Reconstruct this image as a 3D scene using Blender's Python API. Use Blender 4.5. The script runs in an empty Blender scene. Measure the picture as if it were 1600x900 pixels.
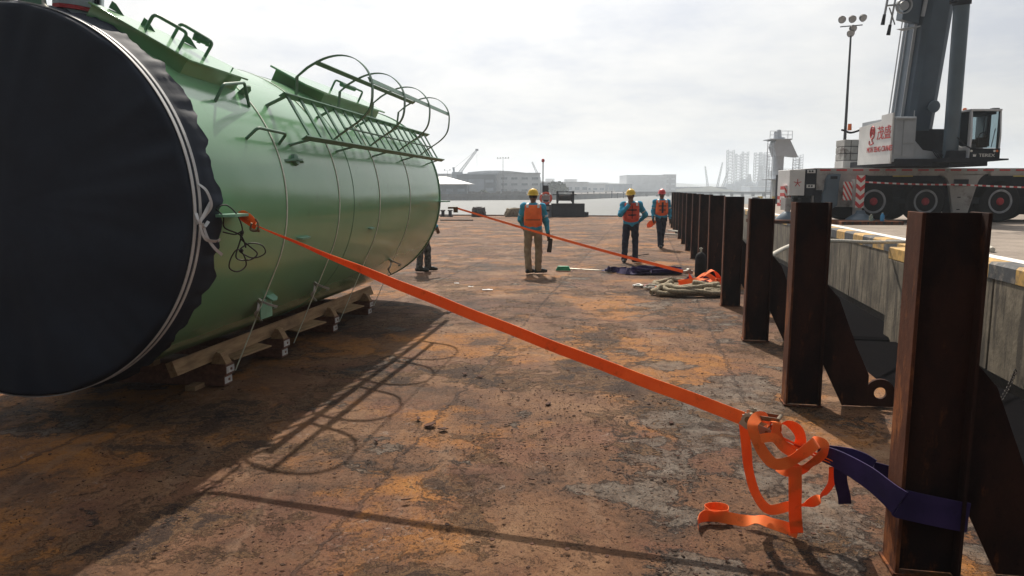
import bpy, math, random
import numpy as np
from mathutils import Vector, Matrix
R_ = math.radians
sc = bpy.context.scene
# ---------------------------------------------------------------- camera
cam = bpy.data.objects.new('camera', bpy.data.cameras.new('camera'))
sc.collection.objects.link(cam); sc.camera = cam
cam.data.sensor_width = 36; cam.data.lens = 26.01
cam.data.clip_start = 0.05; cam.data.clip_end = 20000
cam.location = (0, 0, 1.75)
cam.rotation_euler = (R_(90) - math.atan(153/1156), 0, 0)
# ---------------------------------------------------------------- sky, sun, exposure
SUND = Vector((-0.096, 0.88, 1.0)).normalized()      # towards the sun
world = bpy.data.worlds.new('World'); sc.world = world; world.use_nodes = True
wt = world.node_tree; wt.nodes.clear()
def wn(t, **k):
    n = wt.nodes.new(t)
    for a, b in k.items(): setattr(n, a, b)
    return n
sky = wn('ShaderNodeTexSky', sky_type='NISHITA', sun_disc=False, sun_elevation=math.asin(SUND.z),
         sun_rotation=math.atan2(SUND.x, SUND.y), altitude=0, air_density=1.0, dust_density=5.0, ozone_density=1.0)
tc = wn('ShaderNodeTexCoord'); sep = wn('ShaderNodeSeparateXYZ'); wt.links.new(tc.outputs['Generated'], sep.inputs[0])
def wm(op, a, b=None, clamp=False):
    n = wn('ShaderNodeMath', operation=op, use_clamp=clamp)
    for i, v in enumerate((a, b)):
        if v is None: continue
        if isinstance(v, (int, float)): n.inputs[i].default_value = v
        else: wt.links.new(v, n.inputs[i])
    return n.outputs[0]
zz = wm('ADD', wm('MAXIMUM', sep.outputs[2], 0.0), 0.22)
comb = wn('ShaderNodeCombineXYZ')
wt.links.new(wm('DIVIDE', sep.outputs[0], zz), comb.inputs[0]); wt.links.new(wm('DIVIDE', sep.outputs[1], zz), comb.inputs[1])
nz = wn('ShaderNodeTexNoise'); nz.inputs['Scale'].default_value = 1.7; nz.inputs['Detail'].default_value = 9; nz.inputs['Roughness'].default_value = .6
wt.links.new(comb.outputs[0], nz.inputs['Vector'])
rp = wn('ShaderNodeValToRGB'); wt.links.new(nz.outputs[0], rp.inputs[0])
cr = rp.color_ramp; cr.elements[0].position = .33; cr.elements[0].color = (5.5, 5.8, 6.5, 1)
cr.elements[1].position = .68; cr.elements[1].color = (8.5, 8.35, 8.1, 1)
e = cr.elements.new(.5); e.color = (7.2, 7.25, 7.35, 1)
dt = wn('ShaderNodeVectorMath', operation='DOT_PRODUCT'); wt.links.new(tc.outputs['Generated'], dt.inputs[0]); dt.inputs[1].default_value = tuple(SUND)
glow = wm('POWER', wm('MAXIMUM', wm('ADD', wm('MULTIPLY', dt.outputs['Value'], .5), .5), 0.0), 2.4)   # hazy sky: dim behind, bright ahead
gl = wm('ADD', wm('MULTIPLY', glow, 1.24), .01)
gl = wm('ADD', gl, wm('MULTIPLY', wm('POWER', wm('MAXIMUM', dt.outputs['Value'], 0.0), 8.0), .60))
vm = wn('ShaderNodeVectorMath', operation='SCALE'); wt.links.new(rp.outputs[0], vm.inputs[0]); wt.links.new(gl, vm.inputs['Scale'])
mx = wn('ShaderNodeMix', data_type='RGBA'); mx.inputs[0].default_value = .86
wt.links.new(sky.outputs[0], mx.inputs[6]); wt.links.new(vm.outputs[0], mx.inputs[7])
bg = wn('ShaderNodeBackground'); bg.inputs[1].default_value = .10
wt.links.new(mx.outputs[2], bg.inputs[0]); wo = wn('ShaderNodeOutputWorld'); wt.links.new(bg.outputs[0], wo.inputs[0])
sun = bpy.data.objects.new('sun', bpy.data.lights.new('sun', 'SUN')); sc.collection.objects.link(sun)
sun.data.energy = 4.8; sun.data.angle = R_(.6); sun.data.color = (1, .91, .79)
sun.rotation_euler = (-SUND).to_track_quat('-Z', 'Y').to_euler(); sun.location = (0, 30, 40)
sc.view_settings.view_transform = 'Standard'; sc.view_settings.look = 'None'
sc.view_settings.exposure = 0.27; sc.view_settings.gamma = 1.0; sc.view_settings.use_curve_mapping = False
sc.cycles.max_bounces = 6; sc.cycles.volume_bounces = 1

# ================================================================ helpers
col = sc.collection
random.seed(7); RNG = np.random.default_rng(7)
def tag(o, label=None, cat=None, group=None, kind=None):
    if label: o['label'] = label
    if cat: o['category'] = cat
    if group: o['group'] = group
    if kind: o['kind'] = kind
    return o
def thing(name, label, cat, loc=(0, 0, 0), rz=0, group=None):
    o = bpy.data.objects.new(name, None); col.objects.link(o); o.empty_display_size = .2
    o.location = loc; o.rotation_euler = (0, 0, rz); return tag(o, label, cat, group)
def copy_tree(o, parent=None):
    c = o.copy(); col.objects.link(c)
    if parent is not None: c.parent = parent
    for ch in list(o.children): copy_tree(ch, c)
    return c
def V(*a): return Vector(a)
class MB:
    def __init__(s): s.v = []; s.f = []; s.m = []
    def add(s, vs, fs, m=0):
        n = len(s.v); s.v += [tuple(p) for p in vs]; s.f += [tuple(i+n for i in f) for f in fs]; s.m += [m]*len(fs); return s
    def box(s, c, d, rot=None, m=0, taper=1.0):
        hx, hy, hz = d[0]/2, d[1]/2, d[2]/2; vs = []
        for z in (-1, 1):
            k = taper if z > 0 else 1
            for x, y in ((-1, -1), (1, -1), (1, 1), (-1, 1)):
                p = Vector((x*hx*k, y*hy*k, z*hz))
                if rot is not None: p = rot @ p
                vs.append(p + Vector(c))
        return s.add(vs, [(3, 2, 1, 0), (4, 5, 6, 7), (0, 1, 5, 4), (1, 2, 6, 5), (2, 3, 7, 6), (3, 0, 4, 7)], m)
    def bb(s, a, b, m=0):
        return s.box([(a[i]+b[i])/2 for i in range(3)], [abs(b[i]-a[i]) for i in range(3)], None, m)
    def bar(s, p0, p1, w, t, up=(0, 0, 1), m=0):
        p0, p1 = Vector(p0), Vector(p1); d = p1-p0; L = d.length; d.normalize(); u = Vector(up)
        x = d.cross(u)
        if x.length < 1e-4: x = d.cross(Vector((1, 0, 0)))
        x.normalize(); u = x.cross(d).normalized()
        rot = Matrix((x, d, u)).transposed()
        return s.box((p0+p1)/2, (w, L, t), rot, m)
    def cyl(s, p0, p1, r0, r1=None, n=16, m=0, caps=True):
        r1 = r0 if r1 is None else r1; p0, p1 = Vector(p0), Vector(p1); d = (p1-p0).normalized()
        x = d.cross(Vector((0, 0, 1)));
        if x.length < 1e-4: x = Vector((1, 0, 0))
        x.normalize(); y = d.cross(x)
        vs = [];
        for p, r in ((p0, r0), (p1, r1)):
            for i in range(n):
                a = 2*math.pi*i/n; vs.append(p + x*(r*math.cos(a)) + y*(r*math.sin(a)))
        fs = [(i, (i+1) % n, n+(i+1) % n, n+i) for i in range(n)]
        if caps: fs += [tuple(range(n))[::-1], tuple(range(n, 2*n))]
        return s.add(vs, fs, m)
    def tube(s, pts, r, n=8, closed=False, m=0, caps=True):
        pts = [Vector(p) for p in pts]; N = len(pts); rr = r if hasattr(r, '__len__') else [r]*N
        tan = []
        for i in range(N):
            a = pts[(i-1) % N] if (closed or i > 0) else pts[i]; b = pts[(i+1) % N] if (closed or i < N-1) else pts[i]
            t = (b-a); tan.append(t.normalized() if t.length > 1e-9 else Vector((0, 0, 1)))
        x = tan[0].orthogonal().normalized(); vs = []
        for i in range(N):
            x = (x - tan[i]*x.dot(tan[i]));
            x = x.normalized() if x.length > 1e-6 else tan[i].orthogonal().normalized()
            y = tan[i].cross(x)
            for k in range(n):
                a = 2*math.pi*k/n; vs.append(pts[i] + (x*math.cos(a)+y*math.sin(a))*rr[i])
        fs = []
        for i in range(N if closed else N-1):
            j = (i+1) % N
            for k in range(n): fs.append((i*n+k, i*n+(k+1) % n, j*n+(k+1) % n, j*n+k))
        if caps and not closed: fs += [tuple(range(n))[::-1], tuple(range((N-1)*n, N*n))]
        return s.add(vs, fs, m)
    def ribbon(s, pts, wd, w, t=.004, m=0):
        """pts: centre line; wd: width direction(s)."""
        pts = [Vector(p) for p in pts]; N = len(pts)
        wds = [Vector(q).normalized() for q in wd] if hasattr(wd[0], '__len__') else [Vector(wd).normalized()]*N
        ws = w if hasattr(w, '__len__') else [w]*N
        vs = []
        for i in range(N):
            a = pts[max(i-1, 0)]; b = pts[min(i+1, N-1)]; tg = (b-a).normalized()
            u = wds[i]; u = (u-tg*u.dot(tg)); u = u.normalized() if u.length > 1e-5 else tg.orthogonal().normalized()
            nn = tg.cross(u)
            for q in (u*ws[i]/2+nn*t/2, -u*ws[i]/2+nn*t/2, -u*ws[i]/2-nn*t/2, u*ws[i]/2-nn*t/2): vs.append(pts[i]+q)
        fs = []
        for i in range(N-1):
            for k in range(4): fs.append((i*4+k, i*4+(k+1) % 4, i*4+4+(k+1) % 4, i*4+4+k))
        fs += [(0, 1, 2, 3)[::-1], tuple(range(4*N-4, 4*N))]
        return s.add(vs, fs, m)
    def prism(s, poly, o, ux, uy, d, m=0):
        """polygon (2d) in frame o,ux,uy extruded by vector d"""
        o, ux, uy, d = Vector(o), Vector(ux), Vector(uy), Vector(d); n = len(poly)
        vs = [o+ux*p[0]+uy*p[1] for p in poly]; vs += [v+d for v in vs]
        fs = [tuple(range(n))[::-1], tuple(range(n, 2*n))] + [(i, (i+1) % n, n+(i+1) % n, n+i) for i in range(n)]
        return s.add(vs, fs, m)
    def lathe(s, prof, c=(0, 0, 0), ax=(0, 0, 1), n=24, m=0, close=False):
        ax = Vector(ax).normalized(); x = ax.orthogonal().normalized(); y = ax.cross(x); c = Vector(c); vs = []
        for r, h in prof:
            for i in range(n):
                a = 2*math.pi*i/n; vs.append(c+ax*h+(x*math.cos(a)+y*math.sin(a))*r)
        P = len(prof); fs = []
        for j in range(P if close else P-1):
            k = (j+1) % P
            for i in range(n): fs.append((j*n+i, j*n+(i+1) % n, k*n+(i+1) % n, k*n+i))
        if not close:
            if prof[0][0] > 1e-4: fs.append(tuple(range(n))[::-1])
            if prof[-1][0] > 1e-4: fs.append(tuple(range((P-1)*n, P*n)))
        return s.add(vs, fs, m)
    def ball(s, c, r, n=12, m=0, sc=(1, 1, 1)):
        vs = []; fs = []; c = Vector(c)
        for j in range(1, n//2):
            th = math.pi*j/(n//2)
            for i in range(n):
                a = 2*math.pi*i/n; vs.append(c+Vector((math.sin(th)*math.cos(a)*sc[0], math.sin(th)*math.sin(a)*sc[1], math.cos(th)*sc[2]))*r)
        K = n//2-1
        for j in range(K-1):
            for i in range(n): fs.append((j*n+i, (j+1)*n+i, (j+1)*n+(i+1) % n, j*n+(i+1) % n))
        vs += [c+Vector((0, 0, r*sc[2])), c-Vector((0, 0, r*sc[2]))]; T = K*n
        for i in range(n): fs += [(T, i, (i+1) % n), (T+1, (K-1)*n+(i+1) % n, (K-1)*n+i)]
        return s.add(vs, fs, m)
    def build(s, name, mats, parent=None, smooth=35, bevel=0):
        me = bpy.data.meshes.new(name); me.from_pydata(s.v, [], s.f); me.validate()
        mats = mats if isinstance(mats, (list, tuple)) else [mats]
        for mt in mats: me.materials.append(mt)
        if len(mats) > 1 and len(me.polygons) == len(s.m): me.polygons.foreach_set('material_index', s.m)
        if smooth:
            me.polygons.foreach_set('use_smooth', [True]*len(me.polygons)); me.set_sharp_from_angle(angle=R_(smooth))
        o = bpy.data.objects.new(name, me); col.objects.link(o)
        if parent is not None: o.parent = parent
        if bevel:
            b = o.modifiers.new('bevel', 'BEVEL'); b.width = bevel; b.segments = 2; b.limit_method = 'ANGLE'
        return o
def spline(pts, k=8, closed=False):
    P = [Vector(p) for p in pts]; out = []; N = len(P)
    for i in range(N if closed else N-1):
        g = lambda j: P[j % N] if closed else P[min(max(j, 0), N-1)]
        a, b, c, d = g(i-1), g(i), g(i+1), g(i+2)
        for q in range(k):
            t = q/k; out.append(.5*((2*b)+(c-a)*t+(2*a-5*b+4*c-d)*t*t+(3*b-a-3*c+d)*t**3))
    if not closed: out.append(P[-1])
    return out
def text_mesh(name, body, size, mat, parent, loc, rx=90, rz=0, sx=1.0, ext=.004, align='CENTER'):
    cu = bpy.data.curves.new(name, 'FONT'); cu.body = body; cu.size = size; cu.extrude = ext; cu.align_x = align; cu.resolution_u = 3
    t = bpy.data.objects.new(name+'_t', cu); col.objects.link(t)
    me = bpy.data.meshes.new_from_object(t.evaluated_get(bpy.context.evaluated_depsgraph_get()))
    bpy.data.objects.remove(t); me.materials.clear(); me.materials.append(mat)
    o = bpy.data.objects.new(name, me); col.objects.link(o); o.parent = parent
    o.location = loc; o.rotation_euler = (R_(rx), 0, R_(rz)); o.scale = (sx, 1, 1); return o

# ---------------------------------------------------------------- node materials
class NM:
    def __init__(s, name):
        s.mat = bpy.data.materials.new(name); s.mat.use_nodes = True; s.t = s.mat.node_tree
        s.b = s.t.nodes['Principled BSDF']; s.co = s.t.nodes.new('ShaderNodeTexCoord').outputs['Object']
    def n(s, t, **k):
        q = s.t.nodes.new(t)
        for a, b in k.items(): setattr(q, a, b)
        return q
    def put(s, sock, v):
        if isinstance(v, bpy.types.NodeSocket): s.t.links.new(v, sock)
        elif hasattr(v, '__len__') and len(v) == 3 and sock.type == 'RGBA': sock.default_value = (*v, 1)
        else: sock.default_value = v
    def map(s, scale=(1, 1, 1), loc=(0, 0, 0), rot=(0, 0, 0), vec=None):
        q = s.n('ShaderNodeMapping'); s.put(q.inputs[0], vec or s.co); q.inputs['Scale'].default_value = scale
        q.inputs['Location'].default_value = loc; q.inputs['Rotation'].default_value = rot; return q.outputs[0]
    def noise(s, sc_, det=4, ro=.5, vec=None, dist=0):
        q = s.n('ShaderNodeTexNoise'); q.inputs['Scale'].default_value = sc_; q.inputs['Detail'].default_value = det
        q.inputs['Roughness'].default_value = ro; q.inputs['Distortion'].default_value = dist; s.put(q.inputs['Vector'], vec or s.co); return q.outputs[0]
    def vor(s, sc_, feat='F1', vec=None, out=0):
        q = s.n('ShaderNodeTexVoronoi', feature=feat); q.inputs['Scale'].default_value = sc_; s.put(q.inputs['Vector'], vec or s.co); return q.outputs[out]
    def m(s, op, a, b=0.0, clamp=False):
        q = s.n('ShaderNodeMath', operation=op, use_clamp=clamp); s.put(q.inputs[0], a); s.put(q.inputs[1], b); return q.outputs[0]
    def step(s, v, lo, hi, a=0.0, b=1.0):
        q = s.n('ShaderNodeMapRange', interpolation_type='SMOOTHSTEP'); s.put(q.inputs[0], v)
        for i, x in enumerate((lo, hi, a, b)): q.inputs[i+1].default_value = x
        return q.outputs[0]
    def mix(s, f, a, b, mode='MIX'):
        q = s.n('ShaderNodeMix', data_type='RGBA', blend_type=mode); s.put(q.inputs[0], f); s.put(q.inputs[6], a); s.put(q.inputs[7], b); return q.outputs[2]
    def ramp(s, v, stops):
        q = s.n('ShaderNodeValToRGB'); s.put(q.inputs[0], v); e = q.color_ramp.elements
        while len(e) < len(stops): e.new(.5)
        for i, (p, c) in enumerate(stops): e[i].position = p; e[i].color = (*c, 1)
        return q.outputs[0]
    def bump(s, h, st=.3, d=.01, prev=None):
        q = s.n('ShaderNodeBump'); q.inputs['Strength'].default_value = st; q.inputs['Distance'].default_value = d; s.put(q.inputs['Height'], h)
        if prev: s.put(q.inputs['Normal'], prev)
        return q.outputs[0]
    def set(s, **k):
        names = dict(col='Base Color', rough='Roughness', metal='Metallic', normal='Normal', spec='Specular IOR Level', alpha='Alpha', emis='Emission Color', es='Emission Strength', trans='Transmission Weight', ior='IOR', coat='Coat Weight', cr='Coat Roughness')
        for a, v in k.items(): s.put(s.b.inputs[names[a]], v)
        return s.mat
def simple(name, c, rough=.6, metal=0, var=.25, sc_=6, bump=.15, bd=.004, dirt=None, spec=.5, ior=1.45):
    """a painted or plain surface with mottling, dirt and a fine bump"""
    k = NM(name); n1 = k.noise(sc_, 6, .6); n2 = k.noise(sc_*7, 3, .6)
    f = k.m('MULTIPLY', k.step(n1, .3, .7), 1.0)
    cl = k.mix(f, tuple(x*(1-var) for x in c), tuple(min(1, x*(1+var*.6)) for x in c))
    if dirt: cl = k.mix(k.step(k.noise(sc_*.6, 8, .7, k.map(loc=(3, 7, 1))), .5, .68), cl, dirt)
    ro = k.m('ADD', k.m('MULTIPLY', n2, .2), rough-.1, True)
    return k.set(col=cl, rough=ro, metal=metal, normal=k.bump(n2, bump, bd), spec=spec, ior=ior)
M = {}
# ---------------------------------------------------------------- materials
def deck_mat():
    k = NM('rusted_deck_plate')
    def warp(scale, amt, det=6):
        nn = k.n('ShaderNodeTexNoise'); nn.inputs['Scale'].default_value = scale; nn.inputs['Detail'].default_value = det; nn.inputs['Roughness'].default_value = .65; k.put(nn.inputs['Vector'], k.co)
        sb = k.n('ShaderNodeVectorMath', operation='SUBTRACT'); k.put(sb.inputs[0], nn.outputs[1]); sb.inputs[1].default_value = (.5, .5, .5)
        sc3 = k.n('ShaderNodeVectorMath', operation='SCALE'); k.put(sc3.inputs[0], sb.outputs[0]); sc3.inputs['Scale'].default_value = amt
        wv = k.n('ShaderNodeVectorMath', operation='ADD'); k.put(wv.inputs[0], k.co); k.put(wv.inputs[1], sc3.outputs[0]); return wv.outputs[0]
    w = warp(1.6, .9); w2 = warp(6, .22)
    big = k.m('ADD', k.m('MULTIPLY', k.noise(.5, 10, .68, w), .7), k.m('MULTIPLY', k.noise(2.6, 9, .72, w2), .3))
    cl = k.ramp(big, [(.36, (.018, .009, .005)), (.43, (.060, .027, .012)), (.50, (.125, .057, .025)), (.565, (.185, .095, .045)), (.65, (.29, .175, .095))])
    mott = k.noise(4.2, 9, .75, w2)
    red = k.step(k.noise(.8, 9, .7, k.map(loc=(5, 2, 0), vec=w)), .50, .62, 0, .6); cl = k.mix(red, cl, (.115, .042, .022))
    org = k.noise(.45, 10, .7, k.map(loc=(11, 4, 0), vec=w)); om = k.m('MULTIPLY', k.step(org, .50, .60, 0, .9), k.step(mott, .34, .55, .25, 1)); cl = k.mix(om, cl, (.30, .115, .018))
    cl = k.mix(k.m('MULTIPLY', k.step(org, .60, .64, 0, .6), k.step(mott, .5, .6)), cl, (.32, .16, .04))
    sp = k.n('ShaderNodeSeparateXYZ'); k.put(sp.inputs[0], k.co)
    lane = k.m('SUBTRACT', sp.outputs[0], k.m('MULTIPLY', sp.outputs[1], .18))
    lm = k.m('MULTIPLY', k.step(lane, -.5, .4), k.step(lane, .95, 1.4, 1, .1)); near = k.step(sp.outputs[1], 16, 7)
    gn = k.m('ADD', k.noise(.85, 12, .68, k.map(loc=(2, 9, 0), vec=w)), k.m('MULTIPLY', k.m('MULTIPLY', lm, near), .10))
    gm = k.m('MULTIPLY', k.step(gn, .592, .607), k.step(mott, .28, .42)); gcol = k.ramp(k.noise(7, 9, .78, w2), [(.38, (.040, .028, .020)), (.5, (.095, .080, .064)), (.62, (.165, .148, .124))])
    cl = k.mix(k.m('MULTIPLY', gm, .72), cl, gcol)
    grit = k.noise(42, 6, .8)
    dn = k.noise(.7, 11, .74, k.map(loc=(7, 1, 0), vec=w)); dm = k.step(dn, .532, .560)
    dcol = k.ramp(grit, [(.38, (.010, .006, .005)), (.52, (.034, .018, .012)), (.68, (.085, .048, .030))]); cl = k.mix(k.m('MULTIPLY', dm, .80), cl, dcol)
    sm = k.step(k.noise(30, 7, .85), .57, .64); cl = k.mix(k.m('MULTIPLY', sm, k.step(mott, .42, .58, .15, .9)), cl, (.022, .011, .008))
    fine = k.noise(110, 5, .85); cl = k.mix(k.m('MULTIPLY', k.step(fine, .50, .60, 0, .8), k.step(k.noise(2.1, 8, .75, k.map(loc=(6, 3, 0), vec=w)), .42, .60, .2, 1)), cl, (.020, .011, .007)); cl = k.mix(k.step(k.noise(75, 5, .8, k.map(loc=(9, 2, 0))), .55, .64, 0, .45), cl, (.26, .145, .075))
    cs = k.m('MULTIPLY', k.step(k.noise(46, 5, .8, k.map((1.3, .8, 1), (4, 4, 0))), .575, .62), k.step(k.noise(1.3, 7, .7, k.map(loc=(8, 8, 0), vec=w)), .44, .58, .05, 1)); cl = k.mix(k.m('MULTIPLY', cs, .75), cl, (.014, .008, .006))
    wh = k.m('MULTIPLY', k.step(k.noise(11, 9, .8, w2), .56, .66), k.step(k.noise(.9, 5, .6, k.map(loc=(1, 5, 0), vec=w)), .52, .62, 0, .55)); cl = k.mix(wh, cl, (.34, .29, .25))
    pit = k.step(k.vor(16, vec=w2), .12, .04, 0, .7); cl = k.mix(pit, cl, (.018, .010, .007))
    edge = k.m('MULTIPLY', k.step(gn, .577, .590), k.step(gn, .609, .597)); cl = k.mix(k.m('MULTIPLY', edge, .8), cl, (.018, .010, .007))
    cl = k.mix(k.m('MULTIPLY', k.m('MULTIPLY', k.step(dn, .545, .562), k.step(dn, .585, .57)), .5), cl, (.30, .16, .07))
    # welded plate seams, aligned with the barge
    r2 = k.map((1, 1, 1), (0, 0, 0), (0, 0, .178), w2); s2_ = k.n('ShaderNodeSeparateXYZ'); k.put(s2_.inputs[0], r2)
    def line(sock, per, off, wd): return k.step(k.m('ABSOLUTE', k.m('SUBTRACT', k.m('FRACT', k.m('DIVIDE', k.m('ADD', sock, off), per)), .5)), wd/per, wd/per*.3)
    ln = k.m('MAXIMUM', line(s2_.outputs[0], 2.4, .35, .022), line(s2_.outputs[1], 7.5, 1.2, .022)); cl = k.mix(k.m('MULTIPLY', ln, k.step(mott, .35, .6, .25, .75)), cl, (.03, .015, .010))
    tr = k.step(k.noise(1.0, 5, .6, k.map((5, .35, 1), vec=w2)), .56, .68, 0, .4); cl = k.mix(tr, cl, (.19, .115, .07))
    hgt = k.m('ADD', k.m('ADD', k.m('MULTIPLY', gm, .8), k.m('MULTIPLY', ln, .7)), k.m('MULTIPLY', mott, .8))
    hgt = k.m('ADD', hgt, k.m('MULTIPLY', k.m('MULTIPLY', grit, dm), 1.6)); hgt = k.m('SUBTRACT', hgt, k.m('MULTIPLY', pit, .7)); hgt = k.m('SUBTRACT', hgt, k.m('ADD', k.m('MULTIPLY', sm, .5), k.m('MULTIPLY', cs, .9)))
    nb = k.bump(fine, .8, .004, k.bump(hgt, 1.0, .016))
    ro = k.m('ADD', k.m('MULTIPLY', mott, .25), .68, True)
    return k.set(col=cl, rough=ro, normal=nb, spec=.35, ior=1.36)
def _unused(): pass
def rust_steel(name, a=(.016, .010, .009), b=(.048, .021, .014), o=(.14, .048, .018), th=.56, rough=.85):
    k = NM(name); n1 = k.noise(2.2, 8, .65, k.map((1, 1, .45))); n2 = k.noise(30, 5, .7)
    cl = k.mix(k.step(n1, .35, .65), a, b); cl = k.mix(k.step(k.noise(5, 8, .7, k.map((1, 1, .35), (3, 1, 2))), th, th+.12, 0, .9), cl, o)
    cl = k.mix(k.step(n2, .6, .7, 0, .6), cl, tuple(x*.4 for x in a))
    return k.set(col=cl, rough=k.m('ADD', k.m('MULTIPLY', n2, .2), rough-.1), normal=k.bump(n2, .6, .004, k.bump(n1, .4, .01)), spec=.12)
def green_mat():
    k = NM('green_tank_paint'); n1 = k.noise(.9, 5, .6); st = k.noise(1.0, 6, .6, k.map((9, 1.2, 1.2)))
    cl = k.mix(k.step(n1, .35, .7), (.155, .345, .170), (.175, .38, .195))
    cl = k.mix(k.step(st, .55, .72, 0, .10), cl, (.26, .36, .26))
    cl = k.mix(k.step(k.noise(3.3, 8, .72, k.map(loc=(2, 3, 4))), .6, .72, 0, .3), cl, (.11, .15, .085))
    ro = k.m('ADD', k.m('MULTIPLY', k.noise(2.5, 6, .65), .12), .13)
    wav = k.bump(k.noise(1.1, 2, .5), .25, .03); nb = k.bump(k.noise(40, 2, .5), .04, .001, wav)
    return k.set(col=cl, rough=ro, normal=nb, spec=.7, coat=.22, cr=.12)
def concrete(name, a=(.078, .063, .045), b=(.22, .182, .130), streak=True, yellow=False):
    k = NM(name); n1 = k.noise(.9, 8, .65); n2 = k.noise(14, 6, .7)
    cl = k.mix(k.step(n1, .32, .68), a, b); cl = k.mix(k.step(n2, .45, .75, 0, .5), cl, tuple(x*.5 for x in a))
    if streak:
        s_ = k.noise(4.5, 6, .7, k.map((1, 1, .12))); cl = k.mix(k.step(s_, .46, .60, 0, .85), cl, (.04, .032, .024))
        cl = k.mix(k.step(k.noise(2.2, 7, .7, k.map((1, 1, .3), (5, 3, 1))), .56, .68, 0, .7), cl, (.24, .20, .14))
    return k.set(col=cl, rough=.88, normal=k.bump(n2, .6, .01, k.bump(n1, .5, .03)), spec=.3)
def water_mat():
    k = NM('harbour_water'); v = k.map((1, .55, 1))
    h1 = k.noise(.9, 5, .6, v); h2 = k.noise(4.5, 4, .6, v); h3 = k.noise(.12, 3, .5, v)
    hh = k.m('ADD', k.m('ADD', k.m('MULTIPLY', h1, 1.0), k.m('MULTIPLY', h2, .35)), k.m('MULTIPLY', h3, 1.5))
    return k.set(col=(.05, .06, .06), rough=.52, normal=k.bump(hh, 1.0, .25), ior=1.33, spec=.5)
def webbing(name, c, c2):
    k = NM(name); w = k.n('ShaderNodeTexWave'); w.inputs['Scale'].default_value = 60; w.inputs['Distortion'].default_value = .3; k.put(w.inputs['Vector'], k.map(rot=(.6, .4, .7)))
    cl = k.mix(k.step(k.noise(5, 5, .6), .35, .7), c, c2); cl = k.mix(k.m('MULTIPLY', w.outputs[1], .22), cl, tuple(x*.55 for x in c))
    k.b.inputs['Sheen Weight'].default_value = .1
    cl = k.mix(k.step(k.noise(14, 8, .75, k.map(loc=(2, 2, 2))), .54, .70, 0, .35), cl, tuple(x*.35 for x in c))
    k.set(col=cl, rough=.7, normal=k.bump(w.outputs[1], .3, .001), spec=.25)
    tl = k.n('ShaderNodeBsdfTranslucent'); k.put(tl.inputs[0], cl); ms = k.n('ShaderNodeMixShader'); ms.inputs[0].default_value = .25
    out = [q_ for q_ in k.t.nodes if q_.type == 'OUTPUT_MATERIAL'][0]; k.t.links.new(k.b.outputs[0], ms.inputs[1]); k.t.links.new(tl.outputs[0], ms.inputs[2]); k.t.links.new(ms.outputs[0], out.inputs['Surface'])
    return k.mat
def wood_mat(name, a, b):
    k = NM(name); w = k.noise(3, 7, .65, k.map((8, 1.0, 8))); n2 = k.noise(1.5, 4, .6)
    cl = k.mix(k.step(w, .3, .7), a, b); cl = k.mix(k.step(n2, .5, .7, 0, .5), cl, tuple(x*.45 for x in a))
    return k.set(col=cl, rough=.8, normal=k.bump(w, .4, .004), spec=.3)
def fabric(name, c, sc_=9, var=.3, rough=.85, bd=.01):
    k = NM(name); n = k.noise(sc_, 5, .6); cl = k.mix(k.step(n, .3, .7), tuple(x*(1-var) for x in c), tuple(min(1, x*(1+var*.5)) for x in c))
    return k.set(col=cl, rough=rough, normal=k.bump(n, .5, bd, k.bump(k.noise(220, 2, .5), .2, .001)), spec=.25)
def stripes(name, a, b, scale, rot=0.0, chev=False, axis=2):
    k = NM(name); sp = k.n('ShaderNodeSeparateXYZ'); k.put(sp.inputs[0], k.co)
    x = sp.outputs[0]
    if chev: x = k.m('ABSOLUTE', x)
    s_ = k.m('ADD', k.m('MULTIPLY', sp.outputs[axis], scale), k.m('MULTIPLY', x, rot))
    f = k.m('GREATER_THAN', k.m('FRACT', s_), .5)
    return k.set(col=k.mix(k.step(k.noise(8, 6, .7), .5, .75, 0, .3), k.mix(f, a, b), (.1, .08, .07)), rough=.5)
M['deck'] = deck_mat()
M['post'] = rust_steel('rusted_post_steel', th=.58); M['flange'] = rust_steel('rusted_flange_steel', (.05, .020, .013), (.13, .046, .022), (.24, .085, .03), .5)
M['darksteel'] = rust_steel('dark_weathered_steel', (.018, .017, .018), (.045, .035, .03), (.10, .05, .03), .62, .65)
M['green'] = green_mat()
M['gfit'] = simple('green_fitting_paint', (.085, .20, .12), .42, var=.2)
M['glight'] = simple('pale_green_lug_paint', (.16, .36, .24), .4, var=.2)
M['seam'] = simple('green_weld_seam', (.10, .22, .13), .4, var=.2, sc_=20)
M['tarp'] = fabric('navy_tarpaulin', (.023, .031, .046), 1.4, .25, .72, .03)
M['tape'] = simple('pale_strapping_band', (.50, .50, .49), .5, var=.1, sc_=15)
M['band'] = simple('dull_packing_band', (.58, .62, .50), .4, var=.2, sc_=15)
M['black'] = simple('black_cord', (.012, .012, .013), .7)
M['grey'] = simple('grey_hatch_paint', (.26, .31, .33), .4, var=.15)
M['redg'] = simple('red_gasket', (.35, .03, .035), .6)
M['orange'] = webbing('orange_webbing', (.93, .185, .03), (1.0, .24, .045))
M['purple'] = webbing('purple_sling_webbing', (.030, .018, .085), (.055, .03, .14))
M['galv'] = simple('galvanised_ratchet', (.45, .43, .36), .4, .7, dirt=(.12, .07, .04))
M['brass'] = simple('worn_ratchet_steel', (.22, .16, .10), .4, .8)
M['wood'] = wood_mat('pale_pine_timber', (.24, .145, .075), (.42, .28, .15)); M['woodd'] = wood_mat('brown_hardwood_sleeper', (.10, .045, .03), (.19, .09, .055))
M['label'] = simple('whitewashed_timber_end', (.55, .53, .5), .8, var=.25, sc_=25)
M['conc'] = concrete('quay_wall_concrete'); M['quay'] = concrete('quay_apron_concrete', (.19, .155, .125), (.30, .25, .205), False)
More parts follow.
